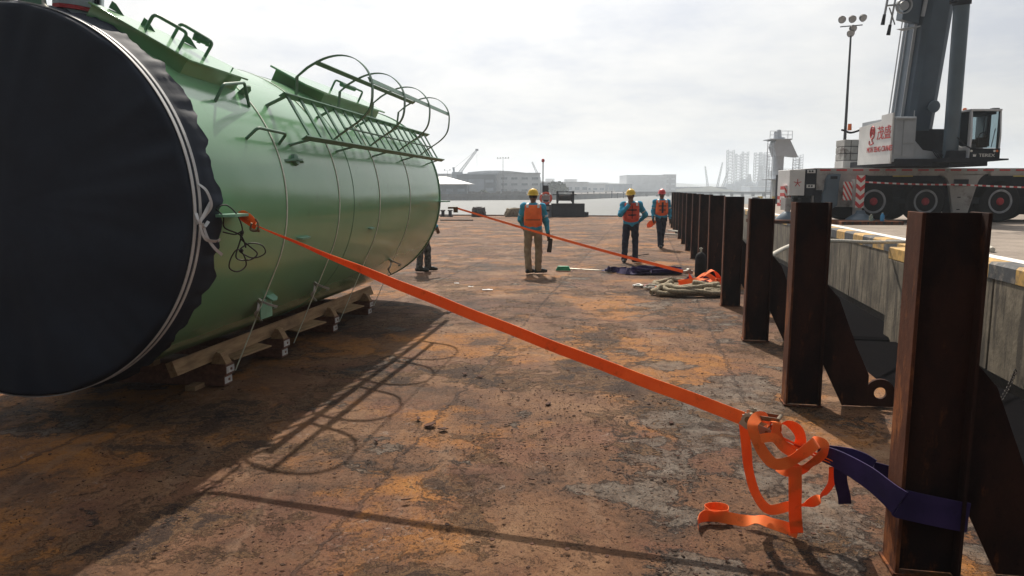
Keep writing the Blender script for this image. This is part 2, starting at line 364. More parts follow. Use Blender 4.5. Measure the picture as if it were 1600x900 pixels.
M['kyel'] = simple('kerb_yellow_paint', (.50, .30, .085), .7, var=.35, dirt=(.17, .13, .09)); M['kblk'] = simple('kerb_black_paint', (.055, .058, .062), .7, var=.4, dirt=(.2, .17, .14))
M['white'] = simple('white_paint', (.75, .74, .71), .55, var=.12, dirt=(.45, .42, .38)); M['line'] = simple('white_road_line', (.8, .78, .75), .7, var=.15, dirt=(.4, .35, .3))
M['rope'] = fabric('tan_mooring_rope', (.30, .25, .17), 40, .45, .9, .01); M['ropew'] = fabric('pale_rope', (.55, .52, .45), 30, .3, .9)
M['water'] = water_mat()
M['cgrey'] = simple('crane_white_paint', (.36, .35, .335), .5, var=.12, sc_=2, dirt=(.12, .10, .085)); M['cwhite'] = simple('crane_panel_white', (.66, .66, .64), .45, var=.08, sc_=2)
M['cabw'] = simple('crane_cab_paint', (.50, .52, .55), .4, var=.08, sc_=2); M['cwblk'] = simple('counterweight_paint', (.45, .45, .43), .6, var=.2, sc_=3, dirt=(.10, .08, .07)); M['cpanel'] = simple('crane_light_grey', (.33, .36, .39), .45, var=.12, sc_=2); M['boom'] = simple('crane_boom_blue_grey', (.055, .085, .12), .4, var=.15, sc_=1.2)
M['boomc'] = simple('crane_cylinder_blue_grey', (.085, .125, .16), .35, var=.12, sc_=1.2); M['cdark'] = simple('crane_dark_grey', (.016, .019, .026), .6, var=.3, spec=.2)
M['tyre'] = simple('tyre_rubber', (.014, .014, .015), .9, var=.3, spec=.2); kv = NM('black_fender_rubber'); df_ = kv.n('ShaderNodeBsdfDiffuse'); kv.put(df_.inputs[0], kv.mix(kv.noise(5, 4, .6), (.004, .004, .005), (.009, .008, .008))); kv.t.links.new(df_.outputs[0], [q_ for q_ in kv.t.nodes if q_.type == 'OUTPUT_MATERIAL'][0].inputs['Surface']); M['voidrub'] = kv.mat; M['rim'] = simple('wheel_rim_grey', (.33, .34, .36), .5); M['hubr'] = simple('hub_red', (.45, .03, .04), .5)  # diffuse near-black: shade colour of the added boxes in the quay gap
M['red'] = simple('signal_red', (.5, .03, .03), .5); M['amber'] = simple('amber_beacon', (.75, .16, .03), .4)
M['stripe'] = stripes('red_white_diagonal_boards', (.6, .05, .04), (.7, .68, .65), 4.5, 8.0); M['chev'] = stripes('red_white_chevrons', (.6, .04, .04), (.72, .70, .66), 3.6, -3.2, True)
M['tape_rw'] = stripes('red_white_barrier_tape', (.6, .05, .05), (.78, .76, .74), 0.0, 4.0)
kg = NM('dark_window_glass'); M['glass'] = kg.set(col=(.012, .018, .024), rough=.06, spec=.7)
kg = NM('clear_cab_glass'); M['clear'] = kg.set(col=(.28, .37, .40), rough=.04, trans=1.0, ior=1.2)
kb = NM('blue_bottle_plastic'); M['bottle'] = kb.set(col=(.10, .45, .8), rough=.15, trans=.5, ior=1.3)
kb = NM('clear_bottle_plastic'); M['bottlec'] = kb.set(col=(.6, .72, .6), rough=.1, trans=.8, ior=1.3)
M['shore'] = simple('far_shore_masonry', (.14, .13, .12), .9, var=.4, sc_=.08, bump=.3, bd=.3); M['hill'] = simple('hill_scrub', (.075, .085, .06), .95, var=.5, sc_=.012, bump=0)
M['shed'] = simple('shed_wall_blue', (.16, .19, .23), .6, var=.15, sc_=.3); M['roofw'] = simple('pale_metal_roof', (.55, .56, .57), .5, var=.12, sc_=.4)
M['wh'] = simple('warehouse_cladding', (.75, .77, .78), .6, var=.1, sc_=.2); M['whd'] = simple('warehouse_door_grey', (.32, .37, .43), .6, var=.2, sc_=.3)
M['scaf'] = simple('rig_leg_steel', (.22, .24, .27), .7, sc_=.05); M['leaf'] = simple('bush_leaves', (.06, .085, .035), .9, var=.5, sc_=1)
M['skin'] = simple('brown_skin', (.16, .075, .045), .55, var=.15, sc_=12); M['hair'] = simple('black_hair', (.012, .010, .010), .7)
M['shirt'] = fabric('turquoise_blue_shirt', (.045, .33, .52), 7); M['vest'] = fabric('orange_life_vest', (1.0, .17, .04), 5, .15, .7); M['vest2'] = fabric('faded_red_life_vest', (.75, .10, .055), 6, .25, .75)
M['khaki'] = fabric('khaki_trousers', (.30, .225, .15), 6); M['navy'] = fabric('navy_trousers', (.022, .03, .052), 6); M['camo'] = fabric('grey_camouflage_cloth', (.11, .10, .10), 22, .75)
M['boot'] = simple('black_work_boot', (.018, .016, .015), .6); M['glove'] = simple('dark_leather_glove', (.05, .035, .028), .8); M['helmy'] = simple('yellow_helmet_shell', (.72, .45, .03), .3, var=.06); M['helmr'] = simple('red_helmet_shell', (.62, .05, .05), .3, var=.06)
M['refl'] = simple('silver_reflective_tape', (.65, .66, .66), .35, var=.1); M['buckle'] = simple('black_strap_webbing', (.025, .022, .03), .7)
M['gbrush'] = simple('green_brush_plastic', (.02, .28, .13), .5); M['paper'] = simple('white_paper_scrap', (.72, .72, .72), .8, var=.1)
M['gas'] = simple('dark_cylinder_paint', (.018, .016, .017), .7, spec=.15)
M['yel'] = simple('yellow_steelwork', (.55, .42, .10), .6, dirt=(.2, .15, .08)); M['tower'] = simple('tower_white_paint', (.50, .53, .57), .5, var=.12, sc_=.8)
M['flake'] = rust_steel('loose_rust_flake', (.03, .018, .013), (.10, .05, .035), (.22, .12, .08), .6)

# ================================================================ the setting
BY = math.atan(.18)                      # heading of the barge and its posts
def lane(y): return 1.176 + .18*y        # post line (left face) at depth y
def struct(name, mb, mat, **k):
    o = mb.build(name, mat, **k); o['kind'] = 'structure'; return o
# barge deck: one sheet on a hull, right edge 1.35 m beyond the posts, far edge at 49.6 m
def deck_pt(u, w): # u across (from post line), w along
    c, s = math.cos(BY), math.sin(BY); return (1.176*c*c+u*c+w*s, -1.176*c*s-u*s+w*c)
mb = MB()
us = [-26, -14] + [-9+i*.5 for i in range(21)] + [.85]; wsn = [-7+i*.5 for i in range(50)] + [18+i*2 for i in range(17)] + [50.4]
wsn = sorted(set(wsn)); vs = []
def hz(u, w): return .006*math.sin(u*1.7+w*.6)+.006*math.sin(w*1.1-u*.5) - .006
for w in wsn:
    for u in us:
        x, y = deck_pt(u, w); vs.append((x, y, hz(u, w)))
nu = len(us); mb.add(vs, [(j*nu+i, j*nu+i+1, (j+1)*nu+i+1, (j+1)*nu+i) for j in range(len(wsn)-1) for i in range(nu-1)])
struct('barge_deck', mb, M['deck'])
hull = MB(); A = [deck_pt(-26, -7), deck_pt(.85, -7), deck_pt(.85, 50.4), deck_pt(-26, 50.4)]
hull.add([(x, y, -.03) for x, y in A]+[(x, y, -2.2) for x, y in A], [(0, 1, 2, 3), (0, 4, 5, 1), (1, 5, 6, 2), (2, 6, 7, 3), (3, 7, 4, 0)])
tag(hull.build('barge_hull', M['darksteel']), kind='structure')
# raised rim along the far end of the deck
rm = MB(); a = deck_pt(-24, 50.2); b = deck_pt(.84, 50.2); rm.bar((a[0], a[1], .03), (b[0], b[1], .03), .12, .07); struct('deck_rim', rm, M['flange'])
# water and far land
mb = MB(); mb.add([(-3000, -800, -1.6), (3000, -800, -1.6), (3000, 3000, -1.6), (-3000, 3000, -1.6)], [(0, 1, 2, 3)]); struct('water', mb, M['water'])
mb = MB()
shore = [(-900, 232), (-20, 246), (22, 262), (48, 330), (80, 440), (150, 545), (330, 640), (900, 700), (2400, 760)]
n = len(shore); vs = [(x, y, -2) for x, y in shore]+[(x, y, .35) for x, y in shore]+[(x*1.05, 2900, .5) for x, y in shore]
mb.add(vs, [(i, i+1, n+i+1, n+i) for i in range(n-1)]+[(n+i, n+i+1, 2*n+i+1, 2*n+i) for i in range(n-1)]); struct('far_shore', mb, M['shore'])
def hill_strip(name, x0, x1, y, h, seed, seg=60):
    rg = random.Random(seed); ph = [rg.uniform(0, 6.3) for _ in range(6)]; m_ = MB(); vs = []
    for i in range(seg+1):
        t = i/seg; x = x0+(x1-x0)*t; env = min(1, 6*t, 6*(1-t))
        z = h*env*(.55+.18*math.sin(5*t+ph[0])+.13*math.sin(13*t+ph[1])+.07*math.sin(31*t+ph[2])+.04*math.sin(67*t+ph[3]))
        vs += [(x, y-z*2.5, .3), (x, y, max(z, .4)), (x, y+z*3, .3)]
    m_.add(vs, [(3*i+k, 3*i+3+k, 3*i+4+k, 3*i+1+k) for i in range(seg) for k in (0, 1)]); struct(name, m_, M['hill'], smooth=60)
hill_strip('hill', -60, 900, 1500, 26, 3); hill_strip('hill', -1200, 300, 2100, 24, 5); hill_strip('hill', 200, 1900, 2200, 26, 8)
hill_strip('hill', 20, 200, 640, 6, 11)
# quay: apron sheet, wall, kerb
QY = math.atan(.1878); qc, qs = math.cos(QY), math.sin(QY)
def q(u, w): # u = metres behind the quay edge, w along it
    return (5.07*qc*qc+u*qc+w*qs, -5.07*qc*qs-u*qs+w*qc)
mb = MB(); P4 = [q(.55, -4), q(60, -4), q(60, 60), q(.55, 60)]
mb.add([(x, y, .69) for x, y in P4]+[(x, y, -2.2) for x, y in P4], [(0, 1, 2, 3), (2, 6, 7, 3), (0, 3, 7, 4)]); struct('quay_apron', mb, M['quay'])
mb = MB(); L0 = [q(.31, -4), q(.56, -4), q(.56, 60), q(.31, 60)]; mb.add([(x, y, .694) for x, y in L0], [(0, 1, 2, 3)]); struct('quay_edge_line', mb, M['line'])
qw = thing('quay_wall', 'long weathered concrete quay wall with a yellow and black painted kerb, right of the steel posts', 'wall', (*q(0, 0), 0), -QY)
mb = MB(); rg = random.Random(4)
w0 = -4
while w0 < 60:      # cast panels with open joints
    mb.bb((.012, w0+.008, -.93), (.56, w0+3.96, .45)); w0 += 4
mb.build('wall_panel', M['conc'], qw, bevel=.012)
yl = MB(); bk = MB(); w0 = -4; i = 0
while w0 < 59.5:
    (yl if i % 2 else bk).prism([(-.004, .452), (.302, .452), (.302, .692), (.03, .692), (-.004, .655)], (0, w0, 0), (1, 0, 0), (0, 0, 1), (0, .848, 0)); w0 += .85; i += 1
kb_ = yl.build('kerb_block', M['kyel'], qw); kb2 = bk.build('kerb_block', M['kblk'], qw); kb_['label'] = 'yellow painted kerb blocks'; kb2['label'] = 'black painted kerb blocks'
# dark back wall below the quay deck, piles
mb = MB()
for w in range(-3, 60, 4): mb.cyl((1.0, w, -2.2), (1.0, w, -.93), .35, n=14)
mb.build('pile', M['conc'], qw)
fb = thing('fender_block', 'yellow topped concrete fender block standing out from the quay wall behind the second post', 'block', (*q(-.42, 14.3), 0), -QY)
mb = MB(); mb.bb((-.15, -.5, -1.6), (.41, .7, .47)); mb.build('block_body', M['conc'], fb, bevel=.015); mb = MB(); mb.bb((-.153, -.503, .47), (.413, .703, .69)); mb.build('painted_top', M['kyel'], fb, bevel=.015)

# haze: one even volume
hz_ = MB(); hz_.bb((-3100, -900, -3.5), (3100, 3100, 62)); kh = bpy.data.materials.new('haze_air'); kh.use_nodes = True; t = kh.node_tree
for nd in list(t.nodes):
    if nd.type == 'BSDF_PRINCIPLED': t.nodes.remove(nd)
pv = t.nodes.new('ShaderNodeVolumePrincipled'); pv.inputs['Color'].default_value = (.84, .92, 1, 1); pv.inputs['Density'].default_value = .0007; pv.inputs['Anisotropy'].default_value = .35
t.links.new(pv.outputs[0], [nd for nd in t.nodes if nd.type == 'OUTPUT_MATERIAL'][0].inputs['Volume'])
hzo = hz_.build('haze', kh, smooth=0); hzo['kind'] = 'stuff'
# ================================================================ the tank
TH = .1457; TX, TY = -3.495, 5.334; RT = 1.365; ZC = 1.645; LT = 6.86
tank = thing('storage_tank', 'long green cylindrical steel tank lying on its side on timber supports', 'tank', (TX, TY, 0), -TH)
def tp(al, s, r=RT):     # point in tank-local coordinates: angle from the top towards the camera side
    a = R_(al); return Vector((r*math.sin(a), s, ZC+r*math.cos(a)))
mb = MB(); mb.lathe([(RT-.012, 0), (RT, .012), (RT, LT-.012), (RT-.012, LT), (.01, LT+.06)], (0, 0, ZC), (0, 1, 0), 160)
mb.lathe([(RT-.02, .02), (.01, -.02)], (0, 0, ZC), (0, 1, 0), 96)
shell = mb.build('shell', M['green'], tank, smooth=40)
for s in (2.98,): # weld seam
    mb = MB(); mb.tube([tp(a, s, RT+.0008) for a in range(0, 360, 3)], .004, 6, True); mb.build('weld_seam', M['seam'], tank)
mb = MB(); mb.lathe([(RT-.002, LT-.05), (RT+.012, LT-.05), (RT+.012, LT-.002), (RT-.002, LT-.002)], (0, 0, ZC), (0, 1, 0), 120, close=True); mb.build('end_ring', M['gfit'], tank)
# saddle plate on the shoulder
n35 = Vector((math.sin(R_(35)), 0, math.cos(R_(35)))); t35 = Vector((math.cos(R_(35)), 0, -math.sin(R_(35)))); ay = Vector((0, 1, 0))
poly = [(-.32, .05), (.26, .46), (.305, 1.27), (.10, 1.31), (-.21, .74), (-.31, .25)]
O35 = Vector((0, 0, ZC))
hat = MB(); hat.prism(poly, O35+n35*1.460, t35, ay, n35*.016); hat_o = hat.build('saddle_plate', M['green'], tank, bevel=.003)
sk = MB(); inn = [(-.31, .08), (.235, .48), (.275, 1.22), (.09, 1.26), (-.19, .72), (-.295, .26)]
sk.prism(inn, O35+n35*1.25, t35, ay, n35*.208); sk.build('saddle_skirt', M['green'], hat_o)
def handle(base, name='handle', parent=tank, r=.013, mat='gfit'):
    mb = MB(); p = [Vector(b) for b in base]; pts = [p[0]]
    for i in range(1, len(p)-1):
        a = (p[i-1]-p[i]).normalized()*.035; b = (p[i+1]-p[i]).normalized()*.035
        for k in range(5):
            t = k/4; pts.append((p[i]+a)*(1-t)**2+p[i]*2*t*(1-t)+(p[i]+b)*t*t)
    pts.append(p[-1]); mb.tube(pts, r, 10); return mb.build(name, M[mat], parent)
def sp(t_, s, h=0): return O35+n35*(1.476+h)+t35*t_+ay*s
handle([sp(-.12, .42), sp(-.12, .42, .13), sp(.06, .60, .13), sp(.06, .60)], parent=tank)
handle([sp(-.14, .78), sp(-.14, .78, .13), sp(.07, .94, .13), sp(.07, .94)], parent=tank)
mb = MB(); mb.tube([sp(-.05, .86, .09), sp(.045, .93, .11)], .028, 10); mb.tube([sp(-.02, .88, .095), sp(.0, .895, .10)], .036, 10); mb.tube([sp(.03, .917, .105), sp(.05, .933, .112)], .034, 10); mb.build('cable_gland', M['gfit'], tank)
for t_, s in ((-.3, .32), (-.17, .52), (-.1, .98)):
    mb = MB(); mb.prism([(-.06, 0), (.05, 0), (-.03, .05), (-.06, .055)], sp(t_, s), (t35*.7+ay*.7), n35, (t35-ay).normalized()*.012); mb.build('lug', M['gfit'], tank)
mb = MB(); mb.cyl(sp(.22, 1.12), sp(.22, 1.12, .03), .006, n=8); mb.build('bolt', M['gfit'], tank)
# end hatch with red gasket, behind the tarpaulin rim
mb = MB(); hc = Vector((.36, .22, ZC+1.19)); hn = Vector((.12, 0, 1)).normalized()
hat2 = MB(); hat2.lathe([(.15, 0), (.15, .17)], hc, hn, 10, 0); h2 = hat2.build('hatch_neck', M['grey'], tank, smooth=20)
mb = MB(); mb.lathe([(.17, .172), (.17, .198)], hc, hn, 10); mb.build('gasket', M['redg'], h2, smooth=20)
mb = MB(); mb.lathe([(.17, .20), (.17, .235), (.15, .24), (.15, .36), (.02, .37)], hc, hn, 10); mb.build('hatch_lid', M['grey'], h2, smooth=20)
mb = MB(); mb.cyl(hc+Vector((.17, -.02, .20)), hc+Vector((.19, -.02, .35)), .02, n=8); mb.ball(hc+Vector((.19, -.02, .30)), .03, 8); mb.tube([hc+Vector((.14, -.02, .345)), hc+Vector((.24, .0, .32))], .018, 8); mb.build('clamp', M['cdark'], h2)
mb = MB(); lp = [(-.12, -.12), (.12, -.12), (.085, .17), (.03, .22), (-.04, .22), (-.09, .17)]
mb.prism(lp, (.10, .10, ZC+1.36), (1, 0, -.1), (0, 0, 1), (0, .03, 0)); mb.build('lifting_lug', M['gfit'], tank)
mb = MB(); mb.tube(spline([(.20, .08, ZC+1.50), (.24, .05, ZC+1.46), (.25, .04, ZC+1.38), (.3, .02, ZC+1.345)], 5), .012, 8); mb.build('shackle', M['galv'], tank)
# side handles
handle([tp(54.8, .69), tp(52, .72, RT+.12), tp(48, 1.18, RT+.12), tp(54.1, 1.24)])
handle([tp(68, .86), tp(66, .90, RT+.11), tp(66.5, 1.40, RT+.11), tp(68.5, 1.42)])
for (al, s, w, l, hgt) in ((47.5, 1.30, .06, .15, .10), (74.2, 1.62, .10, .20, .035), (103.5, 1.7, .06, .26, .05), (128, 1.52, .14, .16, .08), (104, 3.6, .05, .2, .04)):
    nn = (tp(al, 0, 1)-Vector((0, 0, ZC))); tt = Vector((nn.z, 0, -nn.x)); mb = MB()
    if al == 74.2: mb.lathe([(.002, .06), (.05, .05), (.06, .0), (.12, 0)], tp(al, s, RT-.02)+nn*0, nn, 12); mb.prism([(-.2, 0), (.2, 0), (.08, .05), (-.06, .06)], tp(al, s), ay, nn, tt*.02)
    else: mb.prism([(-l/2, -.02), (l/2, -.02), (l/2, hgt*.6), (l*.1, hgt), (-l*.3, hgt*.9)], tp(al, s), ay, nn, tt*.014)
    mb.build('mounting_lug', M['gfit' if al < 80 else 'glight'], tank)
mb = MB(); nn = tp(128, 0, 1)-Vector((0, 0, ZC)); tt = Vector((nn.z, 0, -nn.x))
mb.prism([(0, 0), (.22, 0), (.22, .17), (0, .17)], tp(129, 1.34)+nn*.01, ay, (tt*.8+nn*.6).normalized(), nn*.01); pl = mb.build('mounting_plate', M['glight'], tank)
# small hatch far along the top
hp = MB(); nA = tp(28, 0, 1)-Vector((0, 0, ZC)); tA = Vector((nA.z, 0, -nA.x))
hp.prism([(-.35, 3.15), (.10, 3.15), (.22, 3.5), (.22, 5.6), (-.2, 5.7)], Vector((0, 0, ZC))+nA*1.46, tA, ay, nA*.02)
ho = hp.build('top_plate', M['green'], tank)
mb = MB(); mb.prism([(-.3, 3.2), (.17, 3.55), (.17, 5.5), (-.2, 5.6)], Vector((0, 0, ZC))+nA*1.25, tA, ay, nA*.209); mb.build('plate_skirt', M['green'], ho)
def ap(t_, s, h): return Vector((0, 0, ZC))+nA*(1.48+h)+tA*t_+ay*s
handle([ap(-.05, 4.2, 0), ap(-.05, 4.2, .14), ap(.1, 4.8, .14), ap(.1, 4.8, 0)])
mb = MB(); mb.tube([ap(0, 4.3, .12), ap(.06, 4.6, .13)], .03, 8); mb.build('cable_gland', M['gfit'], tank)
# ladder and cage
nL = Vector((math.sin(R_(60)), 0, math.cos(R_(60)))); tL = Vector((nL.z, 0, -nL.x)); OL = Vector((0, 0, ZC))
def lp_(t_, s, n_): return OL+nL*n_+tL*t_+ay*s
NL = 1.515
lad = MB(); lad.bar(lp_(-.235, 1.68, NL), lp_(-.235, 6.8, NL), .012, .065, nL)
lad_o = lad.build('ladder_rail', M['gfit'], tank)
lad2 = MB(); lad2.bar(lp_(.215, 1.62, NL), lp_(.215, 6.85, NL), .012, .065, nL); lad2.build('ladder_rail', M['gfit'], tank)
s = 1.78; i = 0
while s < 6.75:
    mb = MB(); mb.bar(lp_(-.229, s, NL), lp_(.209, s, NL), .052, .014, nL); mb.build('rung', M['gfit'], lad_o); s += .28
for s in (1.78, 2.9, 4.05, 5.25, 6.6):
    for t_ in (-.235, .215):
        mb = MB(); p = lp_(t_, s, NL-.02); rad = math.hypot(p.x, p.z-ZC); dirn = Vector((p.x, 0, p.z-ZC)).normalized()
        mb.bar(p, Vector((0, s-.14, ZC))+dirn*(RT-.01), .012, .05, ay); mb.build('standoff', M['gfit'], lad_o)
HO = [(-.25, -.03), (-.275, .0), (-.388, .117), (-.401, .248), (-.397, .355), (-.38, .47), (-.335, .585), (-.257, .667), (-.152, .697), (-.051, .675), (.04, .609), (.115, .53), (.156, .445), (.177, .325), (.182, .19), (.19, .06), (.200, -.02)]
def hoop_pt(i, s0): t_, h = HO[i]; return lp_(t_, s0+.6*(t_+.235), NL+h)
for s0 in (2.05, 3.12, 4.20, 5.25):
    mb = MB(); pts = [hoop_pt(i, s0) for i in range(len(HO))]
    pts2 = pts[:4]+spline(pts[3:], 3)[1:]
    mb.ribbon(pts2, (0, 1, 0), .05, .008); mb.build('hoop', M['gfit'], lad_o)
for i in (4, 9, 14):
    mb = MB(); a_ = hoop_pt(i, 2.0); b_ = hoop_pt(i, 5.29); t_, h = HO[i]; nn = (tL*(t_+.1)+nL*(h-.36)).normalized()
    mb.bar(a_-nn*.009, b_-nn*.009, .05, .008, nn); mb.build('cage_strip', M['gfit'], lad_o)
# tie-down lugs
for s in (.1, LT-.06):
    mb = MB(); mb.prism([(RT-.02, s), (RT+.10, s), (RT+.155, s+.07), (RT+.155, s+.26), (RT-.02, s+.34)] if s < 1 else [(RT-.04, s-.12), (RT+.10, s-.02), (RT+.14, s+.16), (RT+.04, s+.16), (RT-.04, s+.1)], (0, 0, ZC-.085), (1, 0, 0), (0, 1, 0), (0, 0, .02)); mb.build('tie_down_lug', M['glight'], tank)
# ---- tarpaulin over the near end
tarp = thing('end_cover', 'navy blue tarpaulin cover stretched over the near end of the green tank', 'tarpaulin', (TX, TY, 0), -TH)
mb = MB(); N = 288; rg = random.Random(2); ph = [(rg.uniform(0, 6.28), rg.uniform(.6, 1)) for _ in range(8)]
def wob(a, ks): return sum(ph[i][1]*math.sin(k*a+ph[i][0]) for i, k in enumerate(ks))/len(ks)
rows = []
for fr in (.02, .08, .16, .24, .32, .4, .48, .56, .64, .7, .76, .82, .87, .91, .95, .98, 1.0): # face disc
    rr = (RT-.012)*fr; rows.append([(rr, -.155+.03*(1-fr**6)*-1+.007*math.sin(9*a+fr*7)*fr+.016*math.sin(3*a+2+5*fr)*fr*(1-fr)*2+.006*math.sin(37*a+2*math.sin(5*a))*fr**5+.010*math.sin(14*a+4*fr)*fr**3+.006*math.sin(23*a+3*math.sin(4*a)-5*fr)*fr**2) for a in [2*math.pi*i/N for i in range(N)]])
def ring(f): rows.append([f(2*math.pi*i/N) for i in range(N)])
ring(lambda a: (RT+.002, -.135)); ring(lambda a: (RT+.010+.002*wob(a, (41, 29)), -.10)); ring(lambda a: (RT+.012+.002*wob(a, (37, 53)), -.03))
for k, (s, amp) in enumerate(((.01, .006), (.035, .016), (.06, .022), (.09, .030), (.12, .030), (.15, .038))):
    ring(lambda a, s=s, amp=amp: (RT+.016+amp*.9+amp*wob(a, (17, 33, 58, 11, 83, 7)), s*(1+.9*wob(a, (8, 13, 27, 5, 44, 3)))))
vs = []
for rw in rows:
    for i, (rr, s) in enumerate(rw):
        a = 2*math.pi*i/N; vs.append((rr*math.sin(a), s, ZC+rr*math.cos(a)))
fs = [(j*N+i, j*N+(i+1) % N, (j+1)*N+(i+1) % N, (j+1)*N+i) for j in range(len(rows)-1) for i in range(N)]+[tuple(range(N))[::-1]]
mb.add(vs, fs); mb.build('cover_sheet', M['tarp'], tarp, smooth=80)
for s in (-.105, -.04):
    b = MB(); b.lathe([(RT+.013, s-.016), (RT+.018, s-.016), (RT+.018, s+.016), (RT+.013, s+.016)], (0, 0, ZC), (0, 1, 0), 160, close=True); b.build('binding_band', M['tape'], tarp, smooth=30)
def tpc(al, s, r): return tp(al, s, RT+r)
ends = [[tpc(84, -.04, .02), tpc(86, -.02, .06), tpc(90, .01, .07), tpc(93, -.03, .04), tpc(95, -.10, .02)],
        [tpc(89, .04, .05), tpc(92, -.04, .05), tpc(95, -.10, .05), tpc(99, -.06, .07), tpc(100, .06, .08), tpc(99.5, .10, .09)],
        [tpc(95, -.02, .02), tpc(99, .0, .05), tpc(102, .06, .08), tpc(104, .14, .10)],
        [tpc(92, -.1, .02), tpc(94, -.12, .05), tpc(96, -.06, .05), tpc(94.5, .02, .04)]]
for e_ in ends:
    b = MB(); b.ribbon(spline(e_, 8), (.3, 1, .2), .022, .003); b.build('band_tail', M['tape'], tarp)
# ---- packing bands round tank and timbers
def band(s, label):
    o = thing('packing_band', label, 'strap', (TX, TY, 0), -TH, 'pale packing bands round the tank')
    pts = [tp(a, s, RT+.004) for a in range(-115, 114, 3)]
    e1 = Vector((.80, s+.02, .13)); e0 = Vector((-.80, s, .13)); b = MB()
    b.ribbon([e0]+pts+[e1], (0, 1, 0), .020, .004); b.build('band_loop', M['band'], o)
    return o
BL = ['first pale band round the tank, the one nearest the dark cover', 'second pale band round the tank, crossing below the near end of the ladder', 'third pale band round the tank from the dark cover', 'fourth pale band round the tank, nearest its far end']
for i, s in enumerate((1.33, 2.55, 3.85, 5.15)):
    o = band(s, BL[i])
    al = 129; p = tp(al, s, RT+.01); nn = tp(al, 0, 1)-Vector((0, 0, ZC)); tt = Vector((nn.z, 0, -nn.x))
    if i != 2:
        b = MB(); b.ribbon(spline([p, p+nn*.09+ay*.03-tt*.02, p+nn*.13+ay*.12-tt*.01, p+nn*.09+ay*.20+tt*.05], 7), (tt+ay*.2), .022, .003); b.build('band_tail', M['tape'], o)
        b = MB(); b.ribbon(spline([p, p+nn*.05-ay*.03+tt*.06, p+nn*.05-ay*.01+tt*.12, p+nn*.10+ay*.10+tt*.18], 7), (nn+ay), .022, .003); b.build('band_tail', M['tape'], o)
        b = MB(); b.box(p+nn*.006, (.03, .034, .05), Matrix.Rotation(R_(al), 3, 'Y')); b.build('seal', M['galv'], o)
# black cord tangle hanging off the cover
c0 = Vector((RT+.05, .10, ZC-.02)); b = MB()
b.tube(spline([c0, c0+V(.05, .05, .02), c0+V(.09, .12, -.05), c0+V(.11, .15, -.15), c0+V(.10, .14, -.22), c0+V(.13, .2, -.28), c0+V(.17, .24, -.34), c0+V(.14, .18, -.38), c0+V(.08, .1, -.36), c0+V(.09, .14, -.25), c0+V(.11, .16, -.17), c0+V(.08, .1, -.19), c0+V(.02, .04, -.17)], 6), .0055, 6)
b.tube(spline([c0+V(.09, .14, -.30), c0+V(.14, .2, -.26), c0+V(.2, .26, -.28), c0+V(.21, .28, -.34), c0+V(.15, .22, -.37), c0+V(.10, .15, -.33)], 6, True), .005, 6, True)
b.tube(spline([c0+V(.08, .12, -.30), c0+V(.05, .08, -.36), c0+V(.04, .07, -.43), c0+V(.08, .11, -.46), c0+V(.12, .16, -.42), c0+V(.11, .15, -.34)], 6, True), .005, 6, True)
b.tube(spline([c0+V(-.01, 0, 0), c0+V(.04, .02, -.06), c0+V(.03, .05, -.14), c0+V(.1, .14, -.2), c0+V(.12, .17, -.29)], 6), .0055, 6); b.ball(c0+V(.105, .15, -.18), .016, 8); b.ball(c0+V(.1, .145, -.31), .014, 8)
cd = b.build('cord', M['black']); cd.location = (TX, TY, 0); cd.rotation_euler = (0, 0, -TH); tag(cd, 'tangled thin black cord hanging from the rim of the dark end cover', 'cord')
# ---- timber supports
def timber(name, c, d, label, mat='wood', rz=0, grp=None, endlabel=False, tilt=0):
    o = thing(name, label, 'timber', (TX+math.cos(TH)*c[0]+math.sin(TH)*c[1], TY-math.sin(TH)*c[0]+math.cos(TH)*c[1], c[2]), -TH+rz, grp)
    o.rotation_euler[1] = tilt
    b = MB(); b.box((0, 0, 0), d); b.build('timber_body', M[mat], o, bevel=.004)
    if endlabel:
        b = MB(); b.box((d[0]/2+.002, 0, 0), (.004, d[1]*.86, d[2]*.62)); b.box((d[0]/2+.005, .01, .0), (.004, .03, .022), m=1); b.build('painted_end', [M['label'], M['woodd']], o)
    return o
for sgn, nm in ((1, 'long pale beam under the near side of the tank'), (-1, 'long pale beam under the far side of the tank')):
    timber('long_beam', (sgn*.60, 3.15, .285), (.07, 4.9, .13), nm+', resting on the cross sleepers', tilt=-sgn*.35)
posn = ['nearest the dark cover', 'second from the dark cover', 'third from the dark cover', 'at the far end of the tank']
for i, s in enumerate((1.28, 2.42, 3.82, 5.1)):
    timber('cross_sleeper', (0, s, .162), (1.58, .15, .095), 'upper brown cross sleeper with whitened end, stack '+posn[i], 'woodd', grp='sleepers under the tank', endlabel=True)
    timber('cross_sleeper', (-.02, s+.01, .062), (1.56, .14, .095), 'lower brown cross sleeper with whitened end, stack '+posn[i], 'woodd', grp='sleepers under the tank', endlabel=True)
    o = thing('timber_chock', 'pale wedge chock on the sleeper stack '+posn[i], 'timber', (TX+math.cos(TH)*.66+math.sin(TH)*(s-.06), TY-math.sin(TH)*.66+math.cos(TH)*(s-.06), .212), -TH, 'chocks on the sleeper stacks')
    b = MB(); b.prism([(-.02, 0), (.13, 0), (.075, .10), (.035, .115)], (0, 0, 0), (1, 0, 0), (0, 0, 1), (0, .10, 0)); b.build('chock_body', M['wood'], o, bevel=.003)
for i, (l_, s) in enumerate(((.66, 1.75), (.68, 3.1), (.70, 4.35))):
    timber('loose_board', (l_, s, .222), (.24, .62, .016), ['pale thin board lying between the first two sleeper stacks', 'pale thin board lying between the second and third sleeper stacks', 'pale thin board lying towards the last sleeper stack'][i], tilt=.12, rz=-.1)
timber('timber_block', (.52, 1.15, .02), (.10, .16, .05), 'short pale block poking out under the nearest sleeper stack')
